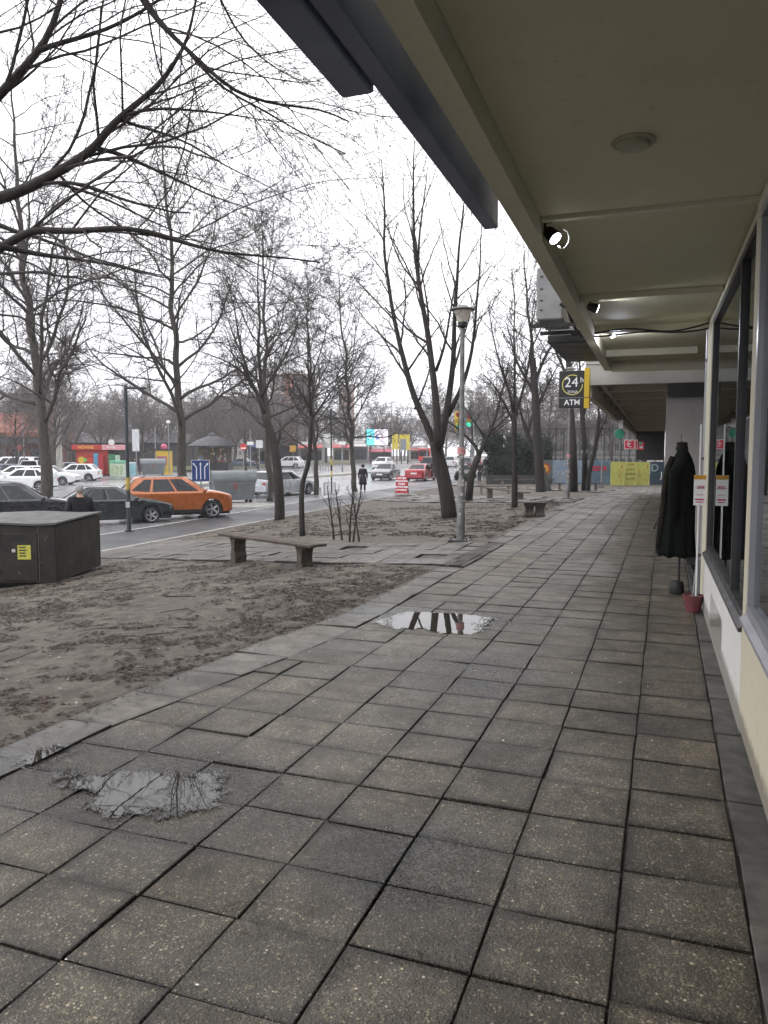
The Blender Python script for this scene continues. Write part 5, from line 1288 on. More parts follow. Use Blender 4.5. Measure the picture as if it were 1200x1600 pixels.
box_on(t, 'wall', (-w/2, .3, 0), (w/2, 4, z0), cmat((.05, .05, .055), .7)); b = MB(); b.prism([(-w/2-.3, z0+.9), (w/2+.2, z0-.2), (w/2+.2, z0-.05), (-w/2-.3, z0+1.1)], -1.2, -.06); b.build('awning', cmat((.13, .06, .05), .7), t)
sign_at(458, 696, 706, 118, 'shop_sign', 'small yellow and purple shop sign below the brown picture', 'sign', (.70, .38, .05), .95)
t, w, z0, z1 = board(506, 520, 678, 700, 150, 'round_sign', 'white roundish sign between the distant shops', cmat((.62, .62, .60), .5), cat='sign')
# shop row
r = random.Random(31)
for i, (a, c, py0, D, col, aw, lab) in enumerate(((466, 505, 690, 145, (.35, .34, .33), (.45, .10, .10), 'low grey shop with a red awning behind the thin roadside tree'), (520, 548, 690, 150, (.42, .38, .30), (.50, .12, .14), 'low shop with a red and white awning left of the video screen'), (549, 575, 688, 155, (.20, .20, .21), (.55, .50, .48), 'dark shop with a pale awning just left of the video screen'), (576, 612, 698, 160, (.30, .20, .20), (.45, .12, .15), 'low reddish stall under the video screen'), (640, 668, 696, 170, (.42, .40, .38), (.40, .16, .14), 'pale low shop right of the yellow billboard'), (388, 430, 688, 135, (.06, .08, .16), (.05, .08, .2), 'dark blue shop beyond the lawn'))):
    x, y = rd(((a+c)/2-600)/F*D, D); w = (c-a)/F*D; zt = H-(py0-705)*D/F+.6
    t = thing('shop', lab, 'shop', (x, y, -.6), YAW, 'distant shops')
    box_on(t, 'wall', (-w/2, 0, 0), (w/2, 5, zt), cmat(col, .7)); box_on(t, 'window', (-w/2+.3, -.02, .6), (w/2-.3, -.005, zt*.6), M['carglass'])
    b = MB(); b.prism([(-.0, 0), (-1.3, -.5), (-1.3, -.62), (0, -.12)], -w/2, w/2, 'yz'); o = b.build('awning', cmat(aw, .6), t); o.location = (0, 0, zt*.85)
    box_on(t, 'sign_board', (-w*.35, -.06, zt*.86), (w*.3, -.03, zt*.98), cmat((.6, .6, .6), .5, bstr=0))
def facade(px0, px1, py0, D, name, label, col, cols, rows, accent=None, roof=None, zg=-.6, depth=14, winc=(.05, .055, .065)):
    x, y = rd(((px0+px1)/2-600)/F*D, D); w = (px1-px0)/F*D; zt = H-(py0-705)*D/F-zg
    t = thing(name, label, 'building', (x, y, zg), YAW); box_on(t, 'wall', (-w/2, 0, 0), (w/2, depth, zt), mat('facade', col, .8, var=.25, scale=.3, bstr=0))
    gm = cmat(winc, .25, bstr=0)
    n = 0
    for j in range(rows):
        for i in range(cols):
            if n >= 100: break
            x0 = -w/2+w*(i+.2)/cols; z0 = zt*(j+.3)/rows; b = MB(); b.box((x0, -.08, z0), (x0+w*.6/cols, -.01, z0+zt*.45/rows)); f = b.build('window', gm, t); n += 1
    if accent: box_on(t, 'stair_tower', (w*accent[0], -1.2, 0), (w*accent[1], -.1, zt*1.02), cmat(accent[2], .7))
    box_on(t, 'roof', (-w/2-.3, -.3, zt), (w/2+.3, depth+.3, zt+.5), cmat(roof or (.2, .2, .2), .8)); return t
facade(424, 486, 588, 260, 'apartment_tower', 'beige apartment tower with a brick red stair column seen through the trees', (.34, .29, .25), 8, 9, (-.12, .06, (.42, .15, .10)), roof=(.3, .2, .16))
facade(340, 412, 622, 280, 'apartment_block', 'grey beige apartment block left of the tower, hazy behind the trees', (.32, .30, .28), 11, 7)
facade(530, 552, 604, 300, 'apartment_tower', 'narrow reddish tower behind the right roadside trees', (.33, .22, .18), 4, 8)
facade(840, 1010, 664, 95, 'school_building', 'long low grey building behind the ball court fence', (.22, .21, .20), 16, 3)
# brick market hall on the left
x, y = rd((10-600)/F*96, 96); t = thing('brick_hall', 'low brick hall with a red tiled roof on the far left', 'building', (x, y, -.6), YAW+.12)
brick = mat('brick', (.15, .065, .05), .8, var=.4, scale=1.2); box_on(t, 'wall', (-9, 0, 0), (5.2, 10, 3.9), brick)
b = MB(); b.prism([(-.9, 3.95), (11, 3.95), (10.5, 4.1), (4.5, 7.3), (-1.2, 4.6), (-1.2, 4.05)], -9.6, 5.6, 'yz'); b.build('roof', mat('roof_tile', (.27, .10, .07), .8, var=.5, scale=2.5), t)
box_on(t, 'fascia', (-9.6, -1.3, 3.3), (5.6, -1.0, 3.93), cmat((.04, .045, .055), .6))
for k in range(6): box_on(t, 'window', (-8+k*2.2, -.05, 1.0), (-6.8+k*2.2, -.005, 2.6), M['carglass'])
for k in range(4): box_on(t, 'column', (-8.5+k*4.3, -1.1, 0), (-8.1+k*4.3, -.8, 3.3), cmat((.09, .05, .045), .7))
x, y = rd((190-600)/F*120, 120); t = thing('long_hall', 'long dark low hall behind the kiosks and bare trees', 'building', (x, y, -.6), YAW)
box_on(t, 'wall', (-10, 0, 0), (10, 8, 3.6), cmat((.075, .065, .065), .8, scale=.4)); b = MB(); b.prism([(-.6, 3.62), (8.6, 3.62), (4, 5.2)], -10.5, 10.5, 'yz'); b.build('roof', cmat((.11, .10, .11), .7), t)
# railings of the parking edge / bollards on the far kerb
for k in range(14):
    px = 462+k*4.3; x, y = rd((px-600)/F*88, 88); t = thing('bollard', 'short pale posts lining the far kerb', 'bollard', (x, y, -.62), 0, 'bollards on the far kerb'); b = MB(); b.lathe([(.06, 0), (.06, .8), (.03, .88), (0, .9)], 8); b.build('post', M['greymetal'], t, 40)
# overhead wires
for k, (za, zb_) in enumerate(((8.2, 7.6), (7.0, 6.7), (6.3, 6.1))):
    A1 = Vector((*rd(-10, 90), za)); B1 = Vector((*rd(25, 78), zb_)); b = MB(); b.tube([A1.lerp(B1, i/10)-Vector((0, 0, .5*math.sin(i/10*math.pi))) for i in range(11)], .018, 4)
    o = b.build('overhead_wire', M['black']); tag(o, ['highest overhead wire spanning the road', 'middle overhead wire spanning the road', 'lowest overhead wire spanning the road'][k], 'wire', 'overhead wires')

# ------------------------------------------------------------------ bare trees
def rnd(r, s=1): return Vector((r.gauss(0, s), r.gauss(0, s), r.gauss(0, s)))
class Tree:
    """limbs are collected as tapered polylines; level 0/1 go to the trunk mesh, the rest to the crown"""
    def __init__(s, seed, minr=.004): s.r = random.Random(seed); s.br = []; s.minr = minr
    def grow(s, p, d, L, rad, lvl, cfg, end=.35):
        r = s.r; c = cfg[min(lvl, len(cfg)-1)]; n = c['seg']; pts = [p.copy()]; rs = [rad]; d = d.normalized()
        for i in range(n):
            d = (d+rnd(r, c['wob'])+Vector((0, 0, c['up']))).normalized(); p = p+d*L/n; pts.append(p.copy()); rs.append(max(s.minr, rad*(1-(1-end)*(i+1)/n)))
        s.br.append((lvl, pts, rs)); s.kids(pts, rs, lvl, cfg, L)
    def kids(s, pts, rs, lvl, cfg, L, t0=None, count=None):
        if lvl+1 >= len(cfg): return
        r = s.r; c = cfg[lvl]; n = len(pts)-1; k = count if count is not None else int(c['n']*r.uniform(.8, 1.2)+.5)
        a0 = r.uniform(0, 6.28)
        for j in range(k):
            st = t0 if t0 is not None else c['t0']; t = st+(1-st)*((j+r.random())/k)
            f = min(t*n, n-.001); i = int(f); q = pts[i].lerp(pts[i+1], f-i); rr = rs[i]+(rs[i+1]-rs[i])*(f-i)
            ax = (pts[i+1]-pts[i]).normalized(); pr = ax.cross(Vector((.13, .21, 1)) if abs(ax.z) < .95 else Vector((1, 0, 0))).normalized()
            a0 += 2.4+r.gauss(0, .5); pr = Matrix.Rotation(a0, 3, ax) @ pr
            ang = math.radians(c['ang']+r.gauss(0, 9)); d = ax*math.cos(ang)+pr*math.sin(ang)
            if c.get('flat'): d.z *= c['flat']
            s.grow(q, d, L*c['rat']*(1-c.get('sh', .45)*t)*r.uniform(.7, 1.2), max(s.minr, rr*c.get('rr', .55)), lvl+1, cfg)
    def limb(s, pts, r0, r1, lvl, cfg, sub=1, wob=.03, t0=.1, count=None, L=None):
        P_ = []; r = s.r
        for a, c in zip(pts, pts[1:]):
            k = max(2, int((c-a).length/.35))
            for i in range(k): P_.append(a.lerp(c, i/k)+(rnd(r, wob) if P_ else Vector((0, 0, 0))))
        P_.append(pts[-1].copy())
        # smooth a little
        for _ in range(2): P_ = [P_[0]]+[(P_[i-1]+P_[i]*2+P_[i+1])/4 for i in range(1, len(P_)-1)]+[P_[-1]]
        n = len(P_)-1; rs = [r0+(r1-r0)*(i/n)**.8 for i in range(n+1)]
        s.br.append((lvl, P_, rs)); ln = sum((c-a).length for a, c in zip(P_, P_[1:]))
        if sub: s.kids(P_, rs, lvl, cfg, L or ln, t0, count)
        return P_
    def make(s, name, label, cat, loc, mt, mc, group=None, split=1, flare=0):
        t = thing(name, label, cat, loc, 0, group); o = Vector(loc)
        A, B_ = MB(), MB()
        for lvl, pts, rs in s.br:
            n = (9, 6, 4, 3, 3, 3)[min(lvl, 5)]
            (A if lvl <= split else B_).tube([p-o for p in pts], rs, n, cap=lvl < 2)
        A.build('trunk', mt, t, 180, fix=False); B_.build('crown', mc, t, None, fix=False); return t
def cfg(*rows): return [dict(seg=a, wob=b, up=c, n=d, t0=e, ang=f, rat=g, **(h[0] if h else {})) for a, b, c, d, e, f, g, *h in rows]
STREET = cfg((14, .025, .02, 30, .26, 56, .40, dict(rr=.50, sh=.60)), (8, .13, .035, 10, .2, 46, .46), (5, .13, .03, 7, .12, 45, .45), (4, .16, .02, 4, .1, 42, .5), (3, .18, 0, 0, 0, 40, .5))
ROUND = cfg((9, .05, .02, 16, .35, 50, .62, dict(rr=.5, sh=.4)), (7, .11, .05, 10, .2, 46, .48), (5, .14, .02, 7, .12, 44, .48), (4, .16, 0, 4, .1, 42, .5), (3, .18, 0, 0, 0, 40, .5))
# roadside row of tall plane trees
def street_tree(seed, h, r0, lean=(0, 0)):
    T = Tree(seed, .006); p0 = Vector((0, 0, -.2)); pts = [p0, Vector((lean[0]*.3, lean[1]*.3, h*.3)), Vector((lean[0]*.7, lean[1]*.7, h*.65)), Vector((lean[0], lean[1], h))]
    T.limb(pts, r0, .016, 0, STREET, 1, .10, .20, 34, h)
    return T
RT = 'bare roadside trees beside the lane'
def set_tree(T, px, D, label, gz_=None, group=RT, rot=0, name='bare_tree', m=None):
    x, y = rd((px-600)/F*D, D); z = terr(x, y)-.05 if gz_ is None else gz_
    t = T.make(name, label, 'tree', (0, 0, 0), m or M['bark2'], M['twig'], group); t.location = (x, y, z); t.rotation_euler = (0, 0, rot); return t
rw = YAW
t1 = set_tree(street_tree(1, 18, .27, (-1.2, .3)), 77, 30.5, 'tall bare tree at the left, its trunk rising behind the black estate car', rot=rw)
t2 = set_tree(street_tree(2, 18.5, .25, (-.9, .2)), 292, 36, 'tall straight bare tree behind the orange car and the blue sign', rot=rw)
t3 = set_tree(street_tree(3, 16, .20, (-.2, .1)), 421, 41.3, 'straight bare tree with a guard at its foot just behind the leaning trunk', rot=rw)
t4 = set_tree(street_tree(4, 13, .17, (-.5, .1)), 494, 46.3, 'slim bare roadside tree left of the wire basket', rot=rw)
t5 = set_tree(street_tree(5, 14, .19, (-1.1, .1)), 556, 49.3, 'slim curved bare tree right behind the walking woman', rot=rw)

# young trees drawn limb by limb on the bare earth
def PX(l, D): return [W3(a, c, D) for a, c in l]
# big forked tree in the middle
D = 21.8; base = G(703, 808)
T = Tree(21, .005)
FORK = cfg((6, .05, .05, 9, .3, 38, .5), (6, .09, .10, 8, .15, 38, .30, dict(sh=.35, rr=.45)), (6, .10, .05, 5, .15, 36, .42), (5, .13, .03, 3, .15, 36, .5), (4, .15, 0, 0, 0, 36, .5))
T.limb([base-Vector((0, 0, .15))]+PX([(698, 770), (690, 735), (683, 705), (680, 690)], D), .23, .17, 0, FORK, 0, .01)
T.limb(PX([(682, 700), (668, 665), (652, 640), (640, 600), (625, 540), (610, 470), (603, 400), (600, 330), (596, 250)], D), .12, .012, 1, FORK, 1, .03, .25, 18)
T.limb(PX([(684, 700), (684, 655), (679, 590), (668, 520), (656, 450), (648, 380), (644, 300), (648, 220)], D-.3), .13, .012, 1, FORK, 1, .03, .25, 18)
T.limb(PX([(655, 452), (652, 400), (660, 330), (668, 260)], D-.3), .05, .010, 1, FORK, 1, .03, .2, 8)
T.limb(PX([(686, 700), (697, 660), (703, 610), (708, 560), (711, 480), (716, 410), (722, 330), (728, 300)], D+.3), .12, .012, 1, FORK, 1, .03, .25, 16)
T.limb(PX([(700, 650), (722, 610), (738, 550), (746, 470), (750, 400), (754, 340)], D+.4), .075, .012, 1, FORK, 1, .03, .25, 13)
T.limb(PX([(681, 580), (695, 545), (703, 500), (710, 450)], D), .05, .02, 1, FORK, 1, .03, .2, 6)
T.limb(PX([(648, 640), (665, 600), (672, 575)], D), .03, .02, 1, FORK, 1, .02, .2, 4)
T.make('bare_tree', 'big dark many stemmed bare tree in the middle of the bare earth patch', 'tree', tuple(base), M['bark'], M['twig'])
# leaning tree left of the bench
base = G(437, 812); D = 29.4; T = Tree(22, .006)
LEAN = cfg((6, .05, .05, 9, .3, 42, .5), (6, .10, .07, 9, .15, 42, .40, dict(sh=.35, rr=.45)), (6, .13, .03, 7, .12, 40, .46), (5, .15, .02, 4, .12, 40, .5), (3, .17, 0, 0, 0, 38, .5))
T.limb([base-Vector((0, 0, .15))]+PX([(437, 770), (434, 730), (430, 700), (422, 672), (413, 648)], D), .21, .15, 0, LEAN, 0, .01)
T.limb(PX([(414, 650), (400, 615), (388, 590), (372, 575), (345, 560), (310, 548)], D), .10, .012, 1, LEAN, 1, .04, .15, 16)
T.limb(PX([(414, 650), (408, 600), (404, 550), (406, 490), (402, 430), (405, 370)], D+.4), .09, .012, 1, LEAN, 1, .04, .12, 20)
T.limb(PX([(392, 598), (380, 560), (372, 510), (360, 460), (350, 420)], D-.4), .06, .012, 1, LEAN, 1, .04, .12, 14)
T.limb(PX([(408, 620), (425, 590), (445, 560), (462, 520), (470, 480)], D), .06, .012, 1, LEAN, 1, .04, .12, 14)
T.limb(PX([(430, 700), (437, 690), (438, 672)], D), .06, .05, 1, LEAN, 0, .01)
T.make('bare_tree', 'dark leaning bare tree forking low, left of the bench', 'tree', tuple(base), M['bark'], M['twig'])
# thin crooked sapling
base = G(473, 838); D = 19.2; T = Tree(23, .0035)
SAP = cfg((6, .05, .05, 9, .3, 42, .5), (6, .09, .09, 8, .15, 40, .36, dict(sh=.35, rr=.5)), (6, .12, .03, 5, .12, 40, .46), (4, .15, .02, 3, .12, 40, .5), (3, .17, 0, 0, 0, 38, .5))
T.limb([base-Vector((0, 0, .1))]+PX([(471, 800), (471, 765), (474, 748), (482, 730), (485, 700), (486, 650)], D), .075, .05, 0, SAP, 0, .008)
T.limb(PX([(486, 652), (484, 610), (480, 570), (482, 520), (478, 470)], D), .045, .008, 1, SAP, 1, .02, .1, 14)
T.limb(PX([(487, 655), (505, 630), (522, 605), (545, 580), (560, 550)], D), .032, .006, 1, SAP, 1, .02, .1, 12)
T.limb(PX([(485, 640), (465, 600), (440, 580), (420, 560)], D), .03, .006, 1, SAP, 1, .02, .1, 10)
T.limb(PX([(482, 600), (495, 570), (508, 530), (515, 490)], D), .025, .006, 1, SAP, 1, .02, .1, 8)
T.make('bare_sapling', 'thin crooked bare sapling behind the bench', 'tree', tuple(base), M['bark'], M['twig'])
# low forked tree by the tub
base = G(732, 782); D = 33.5; T = Tree(24, .007)
T.limb([base-Vector((0, 0, .15))]+PX([(733, 760), (738, 735), (748, 712)], D), .19, .14, 0, LEAN, 0, .01)
T.limb(PX([(748, 714), (745, 698), (728, 682), (712, 668), (690, 650), (672, 625)], D), .10, .02, 1, LEAN, 1, .03, .25, 9)
T.limb(PX([(748, 712), (758, 690), (770, 665), (778, 640), (788, 600), (796, 560)], D), .11, .02, 1, LEAN, 1, .03, .2, 12)
T.limb(PX([(760, 685), (745, 665), (730, 645), (715, 620)], D), .06, .015, 1, LEAN, 1, .03, .2, 7)
T.limb(PX([(766, 675), (790, 655), (810, 630)], D), .05, .015, 1, LEAN, 1, .03, .2, 7)
T.make('bare_tree', 'low bare tree forking in a wide V right of the nearest lamp post', 'tree', tuple(base), M['bark'], M['twig'])
# slim dark trunk
base = G(804, 793); D = 24.2; T = Tree(25, .005)
T.limb([base-Vector((0, 0, .15))]+PX([(804, 740), (803, 690), (803, 645)], D), .105, .085, 0, LEAN, 0, .006)
for q in ([(803, 650), (795, 610), (782, 570), (768, 520), (762, 470)], [(803, 650), (806, 600), (803, 540), (806, 480), (800, 420)], [(804, 655), (818, 610), (828, 560), (832, 500), (845, 450)], [(803, 660), (790, 630), (770, 600), (755, 585)]): T.limb(PX(q, D), .05, .012, 1, LEAN, 1, .04, .15, 11)
T.make('bare_tree', 'slim dark bare tree with a pole straight trunk left of the bench stub', 'tree', tuple(base), M['bark'], M['twig'])
for seed, pb, D, q0, brs, r0, lab in (
    (26, (845, 768), 44, [(842, 720), (838, 660), (835, 600), (832, 560)], ([(833, 570), (826, 500), (822, 440), (818, 380)], [(835, 600), (850, 560), (868, 530), (880, 480)], [(836, 620), (822, 590), (805, 560), (790, 500)], [(838, 640), (858, 600), (872, 570)]), .30, 'thick grey bare trunk right of the evergreen shrub'),
    (27, (897, 768), 41, [(896, 720), (893, 660), (890, 600), (888, 560)], ([(888, 560), (884, 500), (880, 440), (874, 380)], [(888, 570), (900, 520), (906, 460)], [(889, 600), (872, 560), (860, 520), (850, 470)]), .24, 'tall dark bare trunk passing behind the ATM sign'),
    (28, (913, 765), 43, [(914, 720), (911, 660), (908, 610)], ([(908, 610), (905, 560), (912, 500)], [(911, 650), (922, 610), (926, 570)]), .20, 'dark bare trunk twinned just right of the one behind the ATM sign'),
    (29, (918, 767), 44.5, [(921, 735), (932, 690), (936, 650)], ([(936, 650), (938, 600), (945, 560)], [(932, 690), (950, 650), (960, 620)]), .16, 'leaning bare tree left of the far lamp post'),
    (30, (858, 767), 47, [(846, 730), (832, 700), (818, 660)], ([(818, 660), (805, 620), (798, 580)], [(825, 680), (835, 640), (848, 600)]), .22, 'bare tree leaning left across the evergreen shrub')):
    base = G(*pb); T = Tree(seed, .009); T.limb([base-Vector((0, 0, .15))]+PX(q0, D), r0, r0*.62, 0, LEAN, 0, .015)
    for q in brs: T.limb(PX(q, D), r0*.42, .02, 1, LEAN, 1, .05, .1, 15)
    T.make('bare_tree', lab, 'tree', tuple(base), M['bark'], M['twig'], 'bare trees by the far end of the walk')
# cut shrub stems behind the bench
p = G(545, 845); t = thing('pruned_shrub', 'pruned leafless shrub of upright stems right of the bench', 'shrub', p)
r = random.Random(8)
for (a, ztop) in (((522, 843), 760), ((535, 843), 765), ((546, 845), 756), ((551, 846), 770), ((562, 846), 768)):
    q = G(*a); D = 17.4 if a[0] < 540 else 16.9; top = W3(a[0]+r.uniform(-16, 8) if a[0] < 540 else a[0]+r.uniform(-12, 18), ztop, D)
    T = Tree(int(a[0]), .003); SH = cfg((6, .06, .1, 7, .2, 30, .35), (4, .12, .08, 3, .2, 35, .5), (3, .15, 0, 0, 0, 35, .5))
    T.limb([q-Vector((0, 0, .1)), q.lerp(top, .5)+rnd(r, .05), top], .026, .012, 0, SH, 1, .02, .25, 7)
    b = MB()
    for lvl, pts, rs in T.br: b.tube([v-p for v in pts], rs, 5 if lvl == 0 else 3)
    b.build('stem', M['bark'], t, 180, fix=False)

# the big tree whose crown hangs over the left of the view; its trunk stands just outside the frame
D0 = 7.0; T = Tree(40, .0022)
ox, oy = rd(-6.6, 7.2); base = Vector((ox, oy, terr(ox, oy)-.1))
OV = cfg((6, .05, .05, 9, .3, 42, .5), (9, .085, .0, 9, .2, 36, .66, dict(sh=.35, rr=.42)), (9, .10, -.012, 6, .12, 32, .55, dict(rr=.5)), (7, .09, -.015, 5, .2, 36, .42, dict(rr=.6)), (5, .14, .02, 2, .2, 42, .35, dict(rr=.7)), (3, .16, .05, 0, 0, 40, .3))
T.limb([base, base+Vector((.05, .05, 1.8)), W3(-420, 380, 7.2), W3(-330, 120, 7.1), W3(-250, -150, 7.0)], .24, .12, 0, OV, 0, .02)
def ov(l, r0, r1, n, lvl=1, t0=.08, D=None, L=3.1):
    pts = [W3(a, c, d_) for a, c, d_ in l]; T.limb(pts, r0, r1, lvl, OV, 1, .012, t0, n, L)
ov([(-430, 470, 7.2), (-200, 380, 7.0), (-60, 330, 6.8), (0, 308, 6.7), (50, 292, 6.7), (90, 272, 6.6), (120, 250, 6.6), (150, 230, 6.5), (172, 200, 6.5), (190, 180, 6.5), (230, 148, 6.4), (262, 120, 6.4), (285, 80, 6.4), (300, 40, 6.4), (315, -40, 6.4)], .10, .012, 14, t0=.3)
ov([(-430, 520, 7.2), (-200, 470, 7.0), (-50, 410, 6.4), (0, 392, 6.2), (30, 375, 6.2), (46, 360, 6.2), (90, 362, 6.2), (130, 360, 6.1), (175, 352, 6.0), (225, 360, 6.0), (270, 372, 6.0), (300, 385, 6.0), (345, 395, 6.0), (420, 400, 6.1), (500, 410, 6.2)], .075, .008, 13, t0=.35)
ov([(-380, 300, 7.2), (-150, 250, 6.8), (-40, 190, 6.6), (0, 152, 6.5), (30, 120, 6.5), (58, 82, 6.5), (80, 40, 6.5), (100, -20, 6.5)], .085, .03, 7, t0=.4)
ov([(58, 80, 6.5), (90, 68, 6.5), (140, 52, 6.5), (190, 36, 6.4), (250, 0, 6.4), (300, -40, 6.4)], .034, .012, 6)
ov([(0, 385, 6.0), (50, 395, 6.5), (100, 402, 7.3), (160, 410, 8.4), (220, 425, 9.6), (300, 445, 11)], .038, .008, 8)
ov([(150, 232, 6.5), (200, 243, 6.9), (250, 270, 7.6), (300, 292, 8.4), (350, 315, 9.2), (420, 335, 10.2)], .032, .005, 8)
ov([(188, 183, 6.5), (230, 170, 6.4), (290, 168, 6.4), (340, 176, 6.4), (400, 188, 6.4), (460, 192, 6.4)], .022, .004, 7)
ov([(190, 188, 6.5), (240, 205, 6.9), (300, 225, 7.6), (350, 262, 8.4), (420, 290, 9.4), (500, 350, 10.5)], .020, .004, 7)
ov([(-100, -260, 5.8), (120, -160, 6.0), (210, -20, 6.1), (250, 40, 6.1), (300, 85, 6.1), (350, 128, 6.2), (390, 155, 6.2), (440, 168, 6.3), (500, 170, 6.4), (545, 190, 6.5)], .045, .008, 10, t0=.25)
ov([(100, -220, 5.8), (200, -80, 6.0), (225, 8, 6.1), (270, 50, 6.1), (305, 95, 6.1), (350, 140, 6.2), (400, 165, 6.2), (460, 200, 6.3), (540, 240, 6.4)], .030, .006, 9, t0=.25)
ov([(250, -200, 6.2), (320, -60, 6.3), (350, 10, 6.4), (385, 70, 6.5), (430, 110, 6.6), (480, 130, 6.7)], .022, .005, 7, t0=.3)
ov([(88, 285, 6.6), (140, 300, 7.2), (190, 325, 8.2), (260, 355, 9.4), (330, 385, 10.6), (400, 420, 12)], .022, .004, 8)
ov([(95, 275, 6.6), (130, 315, 7.2), (180, 350, 8.4), (240, 385, 9.8), (300, 415, 11.2), (350, 440, 12.6)], .018, .004, 8)
ov([(50, 365, 6.2), (80, 320, 6.7), (120, 300, 7.4), (160, 285, 8.2), (230, 285, 9.4), (290, 300, 10.5), (350, 335, 11.5)], .018, .004, 8)
ov([(-200, 620, 6.6), (-60, 520, 6.3), (0, 478, 6.1), (60, 500, 6.0), (110, 540, 6.0), (150, 600, 6.0)], .025, .004, 6, t0=.3)
ov([(-60, 330, 7.0), (60, 372, 10.5), (160, 408, 14), (260, 432, 17), (360, 450, 20)], .045, .010, 14, t0=.15, L=4.2)
ov([(-60, 430, 8.0), (60, 425, 11.5), (150, 440, 15), (230, 458, 18), (300, 470, 20)], .04, .010, 14, t0=.15, L=4.2)
ov([(-60, 380, 8.0), (20, 400, 12), (90, 430, 16), (150, 455, 19.5)], .04, .010, 12, t0=.15, L=4.2)
for q_ in ([(-420, 100, 7.2), (-200, -150, 6.6), (0, -330, 6.2), (200, -450, 6.0), (420, -520, 6.0)], [(-380, 0, 7.0), (-150, -350, 6.6), (50, -600, 6.2), (250, -760, 6.0)], [(-300, -100, 7.0), (-50, -250, 6.2), (150, -260, 6.0), (350, -240, 6.2), (520, -200, 6.5)], [(-320, -60, 7.0), (-200, -500, 6.6), (-60, -800, 6.2)], [(-100, -380, 6.4), (120, -560, 5.8), (300, -640, 5.6)]): ov(q_, .05, .010, 13, t0=.2)
ov([(-120, 60, 6.4), (0, 60, 6.3), (60, 30, 6.2), (130, -20, 6.2)], .02, .006, 6)
T.br = [(a, b_, [q*.72 for q in c]) for a, b_, c in T.br]
T.br = [q for q in T.br if q[0] < 2 or all((v.z-H) > .135*(-v.x*SY+v.y*CY) for v in q[1])]
T.make('overhanging_tree', 'large bare tree reaching its dark boughs in from the left, across the sky', 'tree', tuple(base), M['bark'], M['twig'])

# background trees
protos = []
for k in range(5):
    r_ = random.Random(60+k); T = Tree(50+k, .014 if k < 4 else .02); h = 9.0
    if k < 3: T.limb([Vector((0, 0, -.3)), Vector((.1, 0, 3)), Vector((.2+r_.gauss(0, .3), .1, 6)), Vector((r_.gauss(0, .5), 0, h))], .20, .04, 0, ROUND, 1, .06, .22, 22, h)
    else:
        T.limb([Vector((0, 0, -.3)), Vector((.1, 0, 1.6)), Vector((.2, .1, 2.6))], .26, .2, 0, ROUND, 0, .03)
        for j in range(6):
            a = j*1.05+r_.random()*.5; d = Vector((math.cos(a), math.sin(a), 0)); q = Vector((.2, .1, 2.4+.2*r_.random())); T.limb([q, q+d*1.2+Vector((0, 0, 1.7)), q+d*2.3+Vector((0, 0, 3.8)), q+d*2.9+Vector((0, 0, 6))], .11, .03, 1, ROUND, 1, .08, .15, 14, 6.5)
    protos.append(T)
first = {}
BT = 'bare trees beyond the road'
def far_tree(k, px, D, sc_, rot, label, zg=-.65):
    x, y = rd((px-600)/F*D, D)
    if k not in first:
        first[k] = protos[k].make('background_tree', label, 'tree', (0, 0, 0), M['bark2'], M['twighaze'], BT); t = first[k]; t.location = (x, y, zg); t.rotation_euler = (0, 0, rot); t.scale = (sc_,)*3
    else: t = copy_tree(first[k], (x, y, zg), rot, sc_, label)
    return t
r = random.Random(77)
marks = [(0, 'at the far left edge'), (40, 'above the brick hall'), (75, 'right of the brick hall'), (110, 'above the white hatchback by the red kiosk'), (150, 'behind the red kiosk'), (190, 'behind the mint lidded chest'), (225, 'above the farther grey container'), (255, 'behind the yellow booth'), (300, 'left of the pavilion kiosk roof'), (330, 'right above the pavilion kiosk'), (360, 'right of the pavilion kiosk'), (395, 'behind the walking man on the lawn'), (425, 'in front of the apartment tower'), (455, 'above the dark shop pavilion'), (480, 'right of the dark shop pavilion'), (510, 'left of the curved roadside tree'), (545, 'left of the video screen'), (585, 'above the video screen'), (615, 'above the yellow banners'), (645, 'right of the yellow billboard'), (670, 'behind the big forked tree'), (700, 'beyond the end of the road'), (735, 'beyond the queueing cars'), (765, 'left of the evergreen shrub')]
def depth_word(D): return 'nearer' if D < 95 else 'mid distance' if D < 125 else 'distant' if D < 160 else 'farthest'
used = set()
for px, w in marks:
    for j, D in enumerate((88, 115, 150, 205)):
        if px > 440 and D < 140: continue
        if 400 < px < 480 and D > 140: continue
        if px > 500 and D < 150: continue
        DD = D*r.uniform(.92, 1.1)+(25 if px > 500 else 0); sz = r.uniform(.85, 1.12)*(1.0 if D < 100 else 1.15 if D < 140 else 1.35)
        if px < 60 and D < 100: continue
        if 120 < px < 370 and D < 100: continue
        far_tree(r.randrange(5), px+r.uniform(-14, 14), DD, sz, r.uniform(0, 6.28), '%s grey bare tree %s' % (depth_word(D) if px <= 500 else ('distant' if D < 180 else 'farthest'), w))
for i, (px, D, k, s_) in enumerate(((770, 88, 1, 1.0), (800, 78, 3, .85), (822, 95, 0, 1.1), (860, 84, 2, .95), (880, 98, 1, 1.1), (918, 86, 3, .9), (940, 100, 0, 1.0), (955, 82, 2, .8), (985, 100, 1, 1.0), (1005, 90, 3, .9), (735, 110, 2, 1.0))):
    far_tree(k, px, D, s_, i*1.3, ['bare tree at the left end of the ball court fence', 'low spreading bare tree above the evergreen shrub', 'bare tree right above the evergreen shrub', 'bare tree between the thick trunk and the ATM sign', 'bare tree behind the tall dark trunks', 'spreading bare tree behind the twin trunk', 'bare tree right above the far lamp post', 'small bare tree above the yellow hoarding', 'bare tree behind the round green sign', 'bare tree behind the euro sign', 'bare tree at the left of the court, beyond the traffic lights'][i])
